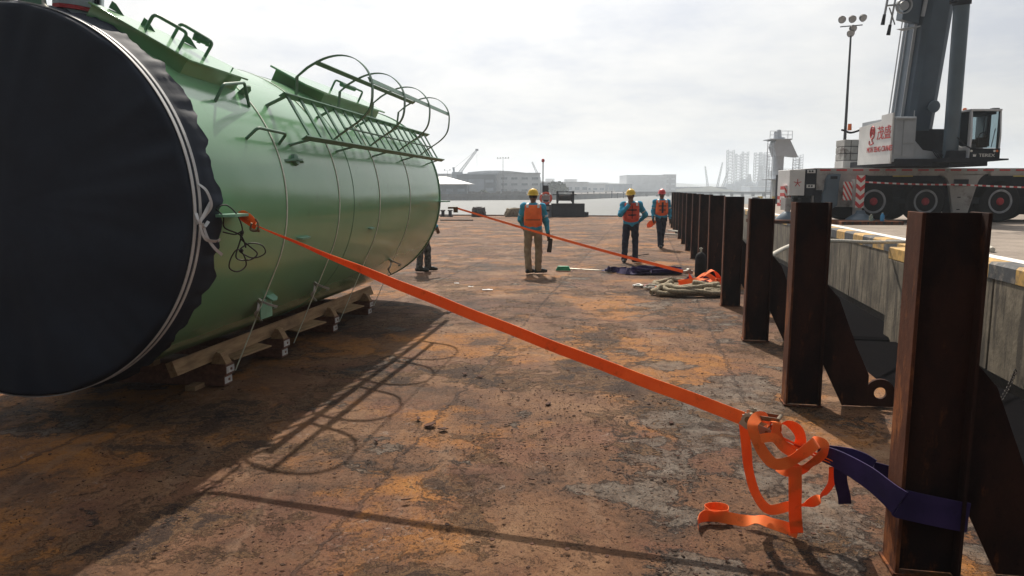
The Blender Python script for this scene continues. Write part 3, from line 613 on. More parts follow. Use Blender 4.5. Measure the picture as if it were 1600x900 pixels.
timber('timber_offcut', (.1, 1.1, .24), (.2, .1, .05), 'small pale offcut on the nearest sleeper stack')
# ================================================================ steel posts along the deck edge
def post_proto():
    o = thing('steel_post', '', 'post', (0, 0, 0), 0, 'rusted steel posts along the deck edge')
    H = 1.655; W = .275; D = .19
    b = MB(); b.bb((0, 0, 0), (.016, D, H)); fl = b.build('flange', M['flange'], o, smooth=0, bevel=.003)
    b = MB(); b.bb((W-.016, 0, 0), (W, D, H)); b.build('flange', M['post'], o, smooth=0, bevel=.003)
    b = MB(); b.bb((.016, D*.36, 0), (W-.016, D*.36+.012, H-.002)); b.build('web', M['post'], o, smooth=0)
    b = MB(); y0 = D*.5
    b.prism([(W, 1.02), (W, .38), (W+.185, 0), (W+.38, 0), (W+.38, .26), (W+.26, .52), (W+.12, .88)], (0, y0, 0), (1, 0, 0), (0, 0, 1), (0, .016, 0)); b.build('gusset', M['post'], o, smooth=0, bevel=.002)
    # padeye: a plate with a round hole
    b = MB(); cx, cz, r1, r0 = W+.475, .115, .115, .048; n = 24; vs = []
    for yy in (y0+.002, y0+.032):
        for k in range(n):
            a = 2*math.pi*k/n; vs.append((cx+r0*math.cos(a), yy, cz+r0*math.sin(a)))
        for k in range(n):
            a = 2*math.pi*k/n; c, s_ = math.cos(a), math.sin(a)
            vs.append((cx+r1*c, yy, cz+r1*s_) if s_ > 0 else (cx+r1*(1 if c > .3 else (-1 if c < -.3 else c*3.3)), yy, cz+s_*r1))
    fs = []
    for k in range(n):
        j = (k+1) % n; fs += [(k, j, n+j, n+k), (2*n+k, 3*n+k, 3*n+j, 2*n+j), (k, 2*n+k, 2*n+j, j), (n+k, n+j, 3*n+j, 3*n+k)]
    b.add(vs, fs); b.build('padeye', M['post'], o, smooth=30)
    b = MB(); b.bb((-.012, -.012, 0), (W+.012, -.002, .012)); b.bb((-.012, D+.002, 0), (W+.012, D+.012, .012)); b.bb((-.014, -.012, 0), (-.002, D+.012, .012)); b.build('weld_bead', M['flange'], o)
    return o
PL = ['nearest rusted steel post, at the right edge, with the purple sling wrapped round it',
      'second rusted steel post from the camera, with the pierced plate standing clear on its right',
      'third rusted steel post from the camera, standing alone in front of the concrete wall',
      'fourth rusted steel post, right behind the pile of ropes and orange webbing',
      'fifth rusted steel post from the camera, its foot hidden by orange webbing',
      'sixth rusted steel post, with the dark gas cylinder at its foot', 'seventh rusted steel post from the camera, just past the gas cylinder']
nth = ['eighth', 'ninth', 'tenth', 'eleventh', 'twelfth', 'farthest']
pp = post_proto()
for i in range(13):
    y = 3.27+2.615*i if i else 3.19; o = pp if i == 0 else copy_tree(pp)
    rr = random.Random(i); o.location = (lane(y)+.005, y, 0); o.rotation_euler = (R_(rr.uniform(-.35, .35)), R_(rr.uniform(-.3, .3)), -BY+R_(rr.uniform(-1, 1)))
    o['label'] = PL[i] if i < 7 else nth[i-7]+' rusted steel post of the row'+(' before the men in helmets' if i < 12 else ', closest to the water')
# ================================================================ orange strap from the tank to the nearest post
st = thing('ratchet_strap', 'long orange ratchet strap from the tank to the nearest post, loose end in loops', 'strap')
Sx = Vector((-1.88, 5.447, 1.492)); Rx = Vector((1.205, 3.696, .578)); dS = (Rx-Sx).normalized(); up = Vector((0, 0, 1)); side = dS.cross(up).normalized(); upn = side.cross(dS)
b = MB(); pts = [Sx.lerp(Rx, t/30)-up*(.022*math.sin(math.pi*t/30)+.002*math.sin(t*1.3)) for t in range(31)]
wds = [(upn*math.cos(1.1*(1-t/30)**3+.12*math.sin(t*.37))+side*math.sin(1.1*(1-t/30)**3+.12*math.sin(t*.37))) for t in range(31)]
b.ribbon(pts, wds, [.040+.030*min(1, t/9) for t in range(31)], .004); b.build('webbing', M['orange'], st)
h0 = Vector((-2.035, 5.53, 1.568))
b = MB(); b.ribbon(spline([h0, h0+V(.04, -.02, .012), h0+V(.10, -.05, -.018), Sx+V(-.005, .0, .012)], 6), [(0, .3, 1), (.2, .6, .8)]*9+[(0, 0, 1)], .045, .004)
b.ribbon(spline([h0+V(0, 0, -.008), h0+V(.05, -.05, -.03), h0+V(.11, -.07, -.065), Sx+V(.0, -.01, -.014)], 6), (0, .2, 1), .035, .004); b.build('end_loop', M['orange'], st)
b = MB(); b.tube(spline([Sx+V(.01, -.03, .05), Sx+V(.03, -.035, .01), Sx+V(.02, -.04, -.035), Sx+V(-.03, -.03, -.03), Sx+V(-.02, -.03, .02)], 5), .008, 8); b.tube([Sx+V(-.03, -.02, -.03), Sx+V(.035, -.03, -.04)], .009, 8); b.build('hook', M['brass'], st)
# ratchet body
fr = (Vector((1.62, 3.461, .443))-Rx).normalized(); sd = fr.cross(up).normalized(); un = sd.cross(fr)
def rp_(a, u, s_): return Rx+fr*a+un*u+sd*s_   # along, up, towards the right/back
rt = MB()
for s_ in (-.041, .041): rt.prism([(-.02, -.018), (.02, -.032), (.16, -.022), (.17, .012), (.06, .018), (.03, .045), (-.005, .045)], rp_(0, 0, s_), fr, un, sd*.004)
ro = rt.build('ratchet_frame', M['galv'], st)
b = MB(); b.cyl(rp_(.02, .02, -.055), rp_(.02, .02, .055), .019, n=16); b.cyl(rp_(.12, -.004, -.05), rp_(.12, -.004, .05), .008, n=10); b.build('spindle', M['brass'], ro)
for s_ in (-.052, .050):
    b = MB(); g = []
    for k in range(24):
        a = 2*math.pi*k/24; r = .036 if k % 2 else .029; g.append((.018+r*math.cos(a), .025+r*math.sin(a)))
    b.prism(g, rp_(0, 0, s_), fr, un, sd*.004); b.build('ratchet_wheel', M['galv'], ro)
b = MB()
for s_ in (-.034, .034): b.bar(rp_(.02, .035, s_), rp_(.15, .072, s_), .005, .022, un)
b.cyl(rp_(.15, .074, -.04), rp_(.15, .074, .04), .010, n=10); b.cyl(rp_(.07, .045, -.03), rp_(.07, .045, .03), .007, n=8); b.build('handle', M['brass'], ro)
# bundle from ratchet to sling, wrapped tails
b = MB()
for o_, w_ in ((.0, .05), (.012, .04)): b.ribbon([rp_(.10, -.012-o_, 0), rp_(.3, -.02-o_*1.4, 0), rp_(.47, -.03-o_, 0)], sd+un*.5, w_, .005)
b.build('short_webbing', M['orange'], st)
def wrap(pts, wd, w=.05, k=9):
    b = MB(); P = spline(pts, k)
    if hasattr(wd[0], '__len__'): # interpolate the given directions
        W = []
        for i in range(len(P)):
            t = i/(len(P)-1)*(len(wd)-1); a = min(int(t), len(wd)-2); W.append(Vector(wd[a]).lerp(Vector(wd[a+1]), t-a))
    else: W = wd
    b.ribbon(P, [Vector(q_)+Vector((.10*math.sin(i_*.31), .10*math.cos(i_*.43), .08*math.sin(i_*.57))) for i_, q_ in enumerate(W if hasattr(W[0], '__len__') else [W]*len(P))], w, .0022); return b.build('loose_webbing', M['orange'], st)
def L_(a, u, s_): return tuple(rp_(a, u, s_))
def wrapn(pts, nrm, w=.05, k=9):
    b = MB(); P = spline(pts, k); W = []
    for i in range(len(P)):
        t = i/(len(P)-1)*(len(nrm)-1); a = min(int(t), len(nrm)-2); q_ = Vector(nrm[a]).lerp(Vector(nrm[a+1]), t-a); tg = (P[min(i+1, len(P)-1)]-P[max(i-1, 0)]).normalized(); W.append(tg.cross(q_))
    for i in range(1, len(W)):
        if W[i].dot(W[i-1]) < 0: W[i] = -W[i]
    b.ribbon(P, [Vector(q_)+Vector((.10*math.sin(i_*.31), .10*math.cos(i_*.43), .08*math.sin(i_*.57))) for i_, q_ in enumerate(W if hasattr(W[0], '__len__') else [W]*len(P))], w, .0022); return b.build('loose_webbing', M['orange'], st)
wrapn([(1.312, 3.66, 0.592), (1.246, 3.62, 0.614), (1.204, 3.58, 0.585), (1.213, 3.56, 0.53), (1.248, 3.53, 0.457), (1.291, 3.5, 0.414), (1.342, 3.46, 0.435), (1.402, 3.43, 0.493), (1.462, 3.44, 0.537), (1.496, 3.5, 0.527)], [(0.1, -1, 0.8), (-0.4, -1, 0.5), (-0.8, -0.8, 0), (-0.5, -1, -0.2), (0.1, -1, -0.1), (0.2, -1, 0.3), (0.1, -1, 0.2), (-0.1, -1, 0.5), (0.4, -0.5, 0.9)], 0.056)
wrapn([(1.295, 3.68, 0.539), (1.308, 3.62, 0.585), (1.319, 3.57, 0.601), (1.312, 3.55, 0.551), (1.343, 3.54, 0.497), (1.401, 3.53, 0.461)], [(0, -0.5, 1), (0, -0.8, 0.6), (0.4, -1, 0.1), (-0.3, -1, 0.1), (0, -1, 0.3)], 0.052)
wrap([(1.325, 3.62, .51), (1.335, 3.60, .565), (1.375, 3.585, .592), (1.42, 3.57, .57), (1.442, 3.565, .52), (1.438, 3.575, .465)], (.62, -.5, .35), .055)
wrapn([(1.462, 3.55, 0.498), (1.47, 3.48, 0.534), (1.508, 3.45, 0.525), (1.505, 3.44, 0.49), (1.467, 3.46, 0.435), (1.435, 3.52, 0.381), (1.383, 3.56, 0.355), (1.354, 3.6, 0.359)], [(-0.2, -0.6, 0.8), (0.2, -1, 0.5), (0.5, -1, 0), (0.2, -1, -0.2), (0.1, -1, 0.3), (0, -0.9, 0.6)], 0.06)
wrapn([(1.232, 3.54, 0.528), (1.292, 3.52, 0.539), (1.337, 3.5, 0.494), (1.398, 3.5, 0.455)], [(0, -1, 0.6), (0, -1, 0.2), (0.1, -1, 0.4)], 0.045)
# hanging loop, vertical drop and tail on the deck
wrap([(1.205, 3.72, .55), (1.222, 3.715, .42), (1.238, 3.71, .30), (1.275, 3.69, .175), (1.335, 3.66, .105), (1.42, 3.61, .145), (1.50, 3.59, .165), (1.56, 3.57, .21), (1.60, 3.54, .30), (1.585, 3.49, .40)], [(1, -.3, .1), (1, -.3, .2), (.9, .3, .3), (.4, .3, .8), (.2, .2, 1), (.3, -.6, .6), (.3, .1, .8), (.8, .3, -.3), (.9, -.2, .2)], .05)
wrap([(1.395, 3.50, .40), (1.402, 3.50, .28), (1.42, 3.53, .14), (1.448, 3.565, .022)], [(1, -.25, 0), (1, -.2, .05), (1, -.3, .1)], .062)
wrap([(1.455, 3.567, .024), (1.40, 3.60, .035), (1.34, 3.625, .045), (1.29, 3.66, .05), (1.22, 3.69, .03), (1.155, 3.72, .028), (1.09, 3.735, .034), (1.05, 3.745, .036), (1.04, 3.80, .036), (1.10, 3.84, .036), (1.16, 3.80, .036), (1.145, 3.74, .035), (1.08, 3.725, .036), (1.03, 3.735, .036), (.985, 3.70, .036), (.965, 3.64, .03)], [(.2, .3, 1), (.1, .8, .8), (.2, 1, .3), (0, .4, 1), (0, 0, 1), (0, 0, 1), (0, 0, 1), (0, 0, 1), (0, 0, 1), (0, .1, 1)], .062)
# purple round sling between the strap and the nearest post
sl = thing('round_sling', 'flat dark purple sling joining the orange strap to the nearest post', 'sling')
b = MB(); X0 = lane(3.19)
b.ribbon(spline([L_(.37, -.015, -.01), (1.585, 3.445, .452), (1.675, 3.315, .412), (X0-.015, 3.185, .362), (X0+.03, 3.168, .345), (X0+.27, 3.155, .297), (X0+.295, 3.17, .292)], 8), [(0, 0, 1)]*49, [.075+.060*min(1, i/26) for i in range(49)], .007)
b.ribbon(spline([(X0+.292, 3.175, .292), (X0+.30, 3.28, .30), (X0+.27, 3.41, .33), (X0+.1, 3.42, .36), (X0-.02, 3.42, .39)], 5), (0, 0, 1), .13, .007); b.build('sling_front', M['purple'], sl)
b = MB(); b.ribbon(spline([L_(.38, .005, .02), (1.60, 3.49, .458), (1.69, 3.45, .436), (X0-.02, 3.42, .415)], 8), (0, .1, 1), [.06+.05*min(1, i/12) for i in range(25)], .007)
b.build('sling_back', M['purple'], sl)
b = MB(); b.ribbon(spline([(1.60, 3.46, .42), (1.62, 3.49, .33), (1.655, 3.52, .24), (1.67, 3.54, .19)], 6), (1, -.2, 0), .06, .006); b.build('sling_tail', M['purple'], sl)
# ================================================================ second strap, far end
s2 = thing('ratchet_strap', 'far orange ratchet strap from the far end of the tank to the rope heap', 'strap')
A2 = Vector((-.90, 11.88, 1.47)); B2 = Vector((3.20, 13.75, .24)); b = MB(); P = [A2.lerp(B2, t/24)-up*.03*math.sin(math.pi*t/24) for t in range(25)]
b.ribbon(P, [(0, .5*(1-t/24)**.5, 1) for t in range(25)], [.030+.028*t/24 for t in range(25)], .005); b.build('webbing', M['orange'], s2)
b = MB(); b.box(A2+V(-.06, -.03, .0), (.12, .04, .03)); b.box(A2+V(.0, 0, -.03), (.07, .03, .09)); b.build('hook', M['brass'], s2)
b = MB(); b.box(B2+V(.08, .0, -.01), (.18, .10, .06)); b.cyl(B2+V(.1, -.07, .02), B2+V(.1, .07, .02), .035, n=12); b.build('ratchet_frame', M['galv'], s2)
def pile(name, label, cat, c, rx, ry, h, n, r, mat, seed, flat=False, w=.07, step_=7, hmin=.03):
    """a heap of one long rope or sling thrown down in loops"""
    g = random.Random(seed); o = thing(name, label, cat, (c[0], c[1], 0)); pts = []; a = g.uniform(0, 6)
    for i in range(n):
        a += g.uniform(.5, 1.7)*(1 if g.random() < .85 else -1); q_ = g.uniform(.25, 1)**.6
        x = rx*q_*math.cos(a); y = ry*q_*math.sin(a); z = hmin+g.random()*h*(1.15-q_)
        pts.append((x, y, max(z, r if not flat else .02)))
    P = spline(pts, step_); b = MB()
    for p in P: p.z = max(p.z, r*1.0 if not flat else .015)
    if flat:
        wd = [(math.sin(i*.13+seed), math.cos(i*.17), .5+.8*math.sin(i*.21)) for i in range(len(P))]
        for i, p in enumerate(P): p.z = max(p.z, .012+abs(Vector(wd[i]).normalized().z)*w/2)
        b.ribbon(P, wd, w, .006)
    else: b.tube(P, [r*(1+.12*math.sin(i*1.9)) for i in range(len(P))], 8)
    b.build(name.split('_')[0]+'_coils' if not flat else 'folds', mat, o, smooth=60); return o
pile('rope_heap', 'tan tangled mooring rope heap at the foot of the fourth post', 'rope', (3.0, 12.3), .72, .40, .32, 38, .045, M['rope'], 3)
pile('rope_heap', 'darker flattened rope heap just left of the orange webbing', 'rope', (2.95, 13.35), .42, .3, .2, 22, .038, M['rope'], 5)
pile('webbing_heap', 'bright orange webbing heap on top of the ropes against the posts', 'webbing', (3.38, 12.9), .48, .30, .46, 22, 0, M['orange'], 12, True, .085, 9, .08)
pile('webbing_heap', 'small orange webbing scrap heap left of the tan rope heap', 'webbing', (2.75, 12.75), .28, .16, .12, 12, 0, M['orange'], 41, True, .05, 8, .04)
pile('rope_heap', 'thin white rope heap near the left end of the gear pile', 'rope', (2.62, 13.0), .34, .18, .10, 18, .014, M['ropew'], 8)
pile('sling_heap', 'dark purple slings heap under the orange webbing beside the posts', 'slings', (3.42, 13.2), .36, .26, .30, 18, 0, M['purple'], 9, True, .15, 8, .06)
pile('sling_heap', 'long flat purple sling heap in front of the man rubbing his chin', 'slings', (2.95, 15.6), .72, .34, .10, 44, 0, M['purple'], 21, True, .13, 7, .03)
pile('sling_heap', 'short purple sling pulled out to the left of the flat sling heap', 'slings', (2.22, 15.85), .30, .12, .06, 12, 0, M['purple'], 33, True, .12, 7, .03)
g = random.Random(6)
for i, (x, y, lab, mt) in enumerate(((2.28, 13.35, 'white and red shackle lying at the left end of the gear pile', 'white'), (2.50, 13.30, 'red shackle between the white one and the rope pile', 'redg'), (2.72, 13.15, 'red handled ratchet lying against the left of the rope pile', 'red'))):
    o = thing('shackle', lab, 'shackle', (x, y, 0), i*.9); b = MB(); r = .07
    b.tube([(r*math.cos(a)*1.0, r*math.sin(a)*1.3, .03+.01*math.sin(a*2)) for a in [R_(k) for k in range(-50, 231, 14)]], .018, 8); b.build('bow', M[mt], o)
    b = MB(); b.cyl((-.07, -.075, .028), (.07, -.075, .028), .015, n=10); b.cyl((.06, -.075, .028), (.085, -.075, .028), .026, n=8); b.build('pin', M['galv'], o)
    b = MB(); b.box((.16, .02, .025), (.16, .03, .03), Matrix.Rotation(.4, 3, 'Z')); b.build('handle', M['galv' if i != 1 else 'red'], o)
# gas cylinder
gc = thing('gas_cylinder', 'small dark gas cylinder with a shiny valve standing against the sixth post', 'cylinder', (3.84, 15.0, 0))
b = MB(); b.lathe([(.10, 0), (.112, .02), (.112, .38), (.09, .45), (.045, .49), (.03, .50)], n=20); b.build('cylinder_body', M['gas'], gc)
b = MB(); b.lathe([(.022, .50), (.022, .55), (.012, .56), (.012, .60)], n=10); b.cyl((-.035, 0, .575), (.035, 0, .575), .012, n=8); b.build('valve', M['galv'], gc)
# broom
br = thing('broom', 'green headed brush with a thin pale handle lying on the deck behind the first man', 'broom', (1.12, 16.1, 0), -.12)
b = MB(); b.box((0, 0, .055), (.34, .12, .10), taper=.7); b.build('brush_head', M['gbrush'], br, bevel=.015)
b = MB(); b.cyl((.1, 0, .05), (.85, -.05, .02), .012, n=8); b.build('handle', M['galv'], br)
for x, y, lab in ((-.43, 12.88, 'larger white paper scrap lying on the deck in the middle, near the tank end'), (-1.04, 13.8, 'small white paper scrap close to the far end of the tank'), (-.75, 13.3, 'tiny pale paper scrap lying between two others')):
    b = MB(); s_ = .09 if x == -.43 else .045; gg = random.Random(x); n = 5
    vs = [((i/n-.5)*s_*2.0, (j/n-.5)*s_*1.3, .012+.012*gg.random()) for j in range(n+1) for i in range(n+1)]; b.add(vs, [(j*(n+1)+i, j*(n+1)+i+1, (j+1)*(n+1)+i+1, (j+1)*(n+1)+i) for j in range(n) for i in range(n)])
    o = b.build('paper_scrap', M['paper']); md = o.modifiers.new('solid', 'SOLIDIFY'); md.thickness = .002; o.location = (x, y, 0); tag(o, lab, 'paper', 'paper scraps on the deck')
# planks / hose near the far posts
for i, (x0, y0, x1, y1) in enumerate(((6.2, 27.5, 7.1, 29.5), (5.6, 28.3, 6.9, 27.0), (6.9, 27.2, 6.3, 29.8))):
    b = MB(); b.bar((x0, y0, .05+.05*i), (x1, y1, .05+.05*i), .12, .05); tag(b.build('plank', M['ropew']), ['pale plank lying under two others by the far posts', 'pale plank crossing another by the far posts', 'topmost pale plank of three by the far posts'][i], 'plank')
b = MB(); b.bar((2.9, 19.2, .02), (3.7, 20.0, .03), .03, .02); tag(b.build('steel_bar', M['post']), 'thin dark bar lying on the deck behind the man with navy trousers', 'bar')
# rust flakes: loose chips, nobody could count them
fk = MB(); g = random.Random(17)
def flake(x, y, s_, th=.004):
    n = g.randint(4, 6); a0 = g.uniform(0, 6.28); el = g.uniform(.35, 1); ps = [(s_*g.uniform(.6, 1)*math.cos(a0+2*math.pi*k/n), s_*el*g.uniform(.6, 1)*math.sin(a0+2*math.pi*k/n)) for k in range(n)]
    t_ = Matrix.Rotation(g.uniform(0, 3.1), 3, 'Z') @ Matrix.Rotation(g.uniform(-.25, .25), 3, 'X')
    fk.prism(ps, (x, y, hz(0, 0)+.012+s_*.10), t_ @ Vector((1, 0, 0)), t_ @ Vector((0, 1, 0)), (0, 0, th))
for i in range(7000):
    y = 2.2+13*g.random()**1.9; x = g.uniform(-.62, .5)*y*1.25 if g.random() < .5 else g.gauss(.1, .14)*y
    if x > lane(y)+.7: continue
    cl_ = math.sin(x*2.1+y*1.3)+math.sin(x*1.1-y*2.3+1); 
    if cl_ < -.2 and g.random() < .85: continue
    flake(x, y, .005+.016*g.random()**3.2)
for x, y, s_ in ((-.62, 5.35, .06), (-.50, 5.25, .055), (-.72, 5.5, .05), (-.60, 4.0, .035), (.30, 5.9, .05), (-.95, 5.0, .04), (1.2, 5.4, .04), (-.45, 6.9, .05), (-.3, 6.8, .05), (.12, 4.3, .03)): flake(x, y, s_, .006)
tag(fk.build('rust_flakes', M['flake'], smooth=0), kind='stuff')
# ================================================================ on the quay edge
b = MB(); b.tube(spline([(3.36, 9.6, .90), (4.19, 11.0, .938), (5.2, 12.2, .92), (6.6, 13.6, .80), (7.9, 14.6, .74)], 8), .032, 10); tag(b.build('mooring_rope', M['ropew'], smooth=60), 'short pale mooring rope stretched from the quay behind the second and third posts', 'rope')
def quay_thing(name, label, cat, u, w, z=.69, rz=0, group=None): x, y = q(u, w); return thing(name, label, cat, (x, y, z), -QY+rz, group)
o = quay_thing('mooring_bollard', 'dark squat mooring bollard on the quay edge beside the second post', 'bollard', .55, 16.0)
b = MB(); b.lathe([(.30, 0), (.30, .04), (.16, .07), (.14, .28), (.24, .34), (.26, .42), (.18, .48), (.01, .49)], n=24); b.build('bollard_body', M['cdark'], o); b = MB()
for k in range(6): a = k*math.pi/3; b.cyl((.25*math.cos(a), .25*math.sin(a), .04), (.25*math.cos(a), .25*math.sin(a), .07), .02, n=6)
b.build('bolt_ring', M['galv'], o)
b = MB(); b.tube(spline([(0, -1.1, .05), (.1, -.6, .06), (-.1, 0, .10), (.25, .4, .06), (.6, .9, .05)], 8), .045, 8); oo = b.build('mooring_rope', M['ropew']); x, y = q(.75, 15.0); oo.location = (x, y, .69); oo.rotation_euler[2] = -QY; tag(oo, 'pale rope lying on the quay in front of the dark bollard', 'rope')
# added near-black boxes standing in for shade in the gap under the wall
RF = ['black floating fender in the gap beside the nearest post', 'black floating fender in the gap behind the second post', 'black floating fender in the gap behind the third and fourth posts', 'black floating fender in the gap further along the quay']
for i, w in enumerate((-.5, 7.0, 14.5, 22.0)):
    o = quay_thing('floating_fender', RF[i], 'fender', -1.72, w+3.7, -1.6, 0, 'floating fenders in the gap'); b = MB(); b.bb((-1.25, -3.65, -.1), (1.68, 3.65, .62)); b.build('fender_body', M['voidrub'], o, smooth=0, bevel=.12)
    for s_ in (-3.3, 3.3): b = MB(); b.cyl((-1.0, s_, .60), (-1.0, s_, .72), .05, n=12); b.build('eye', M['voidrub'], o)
def chain(name, p0, p1, label, sag=.15, lk=.09):
    o = thing(name, label, 'chain', p0); p0, p1 = Vector(p0), Vector(p1); n = int((p1-p0).length*1.08/(lk*.72)); b = MB()
    P = [(p1-p0)*(i/n)-up*sag*4*(i/n)*(1-i/n) for i in range(n+1)]
    for i in range(n):
        a, c = P[i], P[i+1]; d = (c-a).normalized(); x = d.orthogonal().normalized(); y = d.cross(x); w_ = x if i % 2 else y; m_ = (a+c)/2
        b.tube([m_+d*(lk/2*math.cos(t)*.95)+w_*(lk*.30*math.sin(t)) for t in [2*math.pi*k/12 for k in range(12)]], lk*.09, 6, True)
    b.build('chain_links', M['darksteel'], o); return o
chain('fender_chain', (6.90, 9.9, -.70), (6.25, 9.2, -.94), 'dark chain with heavy links at the foot of the quay wall, right edge', .04, .085)
chain('mooring_chain', (3.84, 9.8, .03), (4.5, 9.6, -.93), 'thin chain hanging from the deck edge between the third and fourth posts', .05, .07)
# ================================================================ mobile crane on the quay
CX, CY, CZ = 12.0, 24.6, .69
cr_ = thing('mobile_crane', 'large pale grey mobile crane with raised blue grey boom standing on the quay', 'crane', (CX, CY, CZ))
def c(x, y, z): return (x-CX, y-CY, z-CZ)
XR = 23.5
b = MB(); b.bb(c(9.6, 25.0, 1.25), c(XR, 27.2, 2.3)); b.bb(c(10.2, 24.72, 1.9), c(XR, 25.0, 2.25)); b.build('chassis', M['cdark'], cr_, smooth=0)
b = MB(); b.bb(c(9.9, 24.55, 2.27), c(XR, 27.3, 2.465)); b.build('deck_rail', M['cgrey'], cr_, smooth=0, bevel=.01)
b = MB(); x = 10.1
while x < XR: b.bb(c(x, 24.53, 2.375), c(x+.34, 24.548, 2.425)); x += .535
b.build('reflective_dash', M['red'], cr_, smooth=0)
def arc(cx, cz, r, a0, a1, n=8): return [(cx+r*math.cos(R_(a0+(a1-a0)*i/n)), cz+r*math.sin(R_(a0+(a1-a0)*i/n))) for i in range(n+1)]
b = MB() # side skirt with rounded wheel openings
def sidep(poly, y0=24.57, d=.12): b.prism([(p[0]-CX, p[1]-CZ) for p in poly], (0, y0-CY, 0), (1, 0, 0), (0, 0, 1), (0, d, 0))
sidep([(9.9, 1.2), (11.30, 1.2), (11.30, 1.85)] + arc(11.70, 1.85, .4, 180, 90)[1:] + [(11.70, 2.27), (9.9, 2.27)])
sidep([(11.70, 2.22), (14.0, 2.22), (14.0, 2.27), (11.70, 2.27)]); sidep([(14.0, 2.27), (14.0, 2.25)] + arc(14.05, 1.90, .33, 90, 8, 6) + [(14.58, .98), (15.05, .98)] + arc(15.72, 1.88, .42, 165, 90, 6) + [(15.72, 2.27)])
sidep([(15.72, 2.22), (18.6, 2.22), (18.6, 2.27), (15.72, 2.27)]); sidep([(18.6, 2.27), (18.6, 2.1), (18.8, 1.0), (19.6, 1.0), (19.8, 2.1), (19.8, 2.27)])
b.build('side_skirt', M['cgrey'], cr_, smooth=0)
b = MB(); b.bb(c(14.52, 24.55, 1.88), c(15.0, 24.568, 2.10)); b.build('vent_grille', M['cdark'], cr_, smooth=0)
b = MB(); b.bb(c(12.5, 24.54, 2.185), c(13.15, 24.56, 2.225)); b.build('side_marker', M['yel'], cr_, smooth=0); b = MB(); b.bb(c(16.45, 24.54, 2.185), c(17.1, 24.56, 2.225)); b.build('side_marker', M['yel'], cr_, smooth=0)
for z in (1.1, 1.5): b = MB(); b.bb(c(14.68, 24.555, z), c(14.78, 24.568, z+.03)); b.build('door_handle', M['cdark'], cr_, smooth=0)
def wheel(x, yy=24.70, zc_=1.375):
    e_ = MB(); R0 = .685
    e_.lathe([(.34, -.02), (.40, -.03), (.62, -.03), (.672, .02), (.685, .08), (.685, .32), (.62, .38), (.4, .38)], c(x, yy, zc_), (0, 1, 0), 40); t_ = e_.build('tyre', M['tyre'], cr_, smooth=30)
    e_ = MB(); e_.lathe([(.315, -.005), (.34, -.04), (.385, -.045), (.405, -.02), (.405, .03), (.315, .03)], c(x, yy, zc_), (0, 1, 0), 40, close=True); e_.build('rim_ring', M['rim'], t_)
    e_ = MB(); e_.lathe([(.18, .02), (.30, .05), (.31, .08), (.18, .08)], c(x, yy, zc_), (0, 1, 0), 32, close=True); 
    for k in range(10):
        a = 2*math.pi*k/10; e_.cyl(c(x+.235*math.cos(a), yy+.0, zc_+.235*math.sin(a)), c(x+.235*math.cos(a), yy+.05, zc_+.235*math.sin(a)), .022, n=6)
    e_.build('wheel_disc', M['cpanel'], t_, smooth=30)
    e_ = MB(); e_.lathe([(.02, -.07), (.09, -.07), (.12, -.03), (.15, .0), (.19, .03), (.19, .07)], c(x, yy, zc_), (0, 1, 0), 24); e_.build('hub', M['hubr'], t_)
for x in (11.985, 13.70, 16.175, 17.9, 20.4, 22.1): wheel(x)
for x in (11.985, 13.70, 16.175, 17.9):
    e_ = MB(); e_.lathe([(.02, -.02), (.62, -.02), (.685, .06), (.685, .32), (.62, .38), (.02, .38)], c(x, 26.85, 1.375), (0, 1, 0), 32); e_.build('tyre', M['tyre'], cr_, smooth=30)
b = MB(); b.bb(c(10.2, 25.5, .92), c(XR, 26.4, 1.3)); b.build('drive_train', M['cdark'], cr_, smooth=0)
b = MB(); b.bb(c(9.6, 24.72, 1.3), c(XR, 25.4, 1.5)); b.build('axle_beam', M['cdark'], cr_, smooth=0)
# rear box, vents, tank, warning boards
b = MB(); b.bb(c(9.10, 24.5, 1.57), c(9.60, 25.6, 2.41)); rb = b.build('rear_box', M['cwhite'], cr_, smooth=0, bevel=.015)
b = MB()
for a in range(5): t_ = R_(72*a+90); b.bar(c(9.36, 24.49, 1.98), (9.36-CX+.13*math.cos(t_), 24.49-CY, 1.98-CZ+.13*math.sin(t_)), .02, .006, (0, 1, 0))
b.build('star_mark', M['red'], rb, smooth=0)
b = MB(); b.bb(c(9.08, 24.9, 1.2), c(9.3, 25.5, 1.57)); b.bb(c(9.02, 24.7, 1.3), c(9.10, 25.1, 1.9)); b.build('rear_lamp_cluster', M['stripe'], rb, smooth=0)
b = MB(); b.bb(c(9.62, 24.50, 1.57), c(9.98, 24.9, 2.43)); vb = b.build('valve_cabinet', M['cdark'], cr_, smooth=0)
for z in (1.82, 2.30):
    b = MB(); b.bb(c(9.66, 24.47, z), c(9.92, 24.5, z+.11)); pl_ = b.build('valve_plate', M['cwhite'], vb, smooth=0)
    for dx in (.07, .16): b = MB(); b.cyl(c(9.66+dx, 24.45, z+.06), c(9.66+dx, 24.47, z+.06), .03, n=10); b.build('valve_knob', M['cdark'], vb)
b = MB(); pf = [(10.17, 1.30), (10.17, 1.62), (10.26, 1.75), (10.28, 2.10), (10.36, 2.25), (10.75, 2.27), (10.70, 2.0), (10.68, 1.25), (10.3, 1.0)]
b.prism([(p[0]-CX, p[1]-CZ) for p in pf], (0, 24.42-CY, 0), (1, 0, 0), (0, 0, 1), (0, .5, 0)); b.build('air_intake', M['boomc'], cr_, smooth=0, bevel=.02)
b = MB(); b.bb(c(10.40, 24.40, 2.11), c(10.62, 24.43, 2.2)); b.bb(c(9.95, 24.5, 1.1), c(10.18, 24.9, 1.75)); b.build('intake_mouth', M['cdark'], cr_, smooth=0)
b = MB(); b.bb((-.18, -.015, -.30), (.18, .015, .30)); o = b.build('warning_board', M['stripe'], cr_, smooth=0); o.location = c(10.92, 24.2, 1.72)
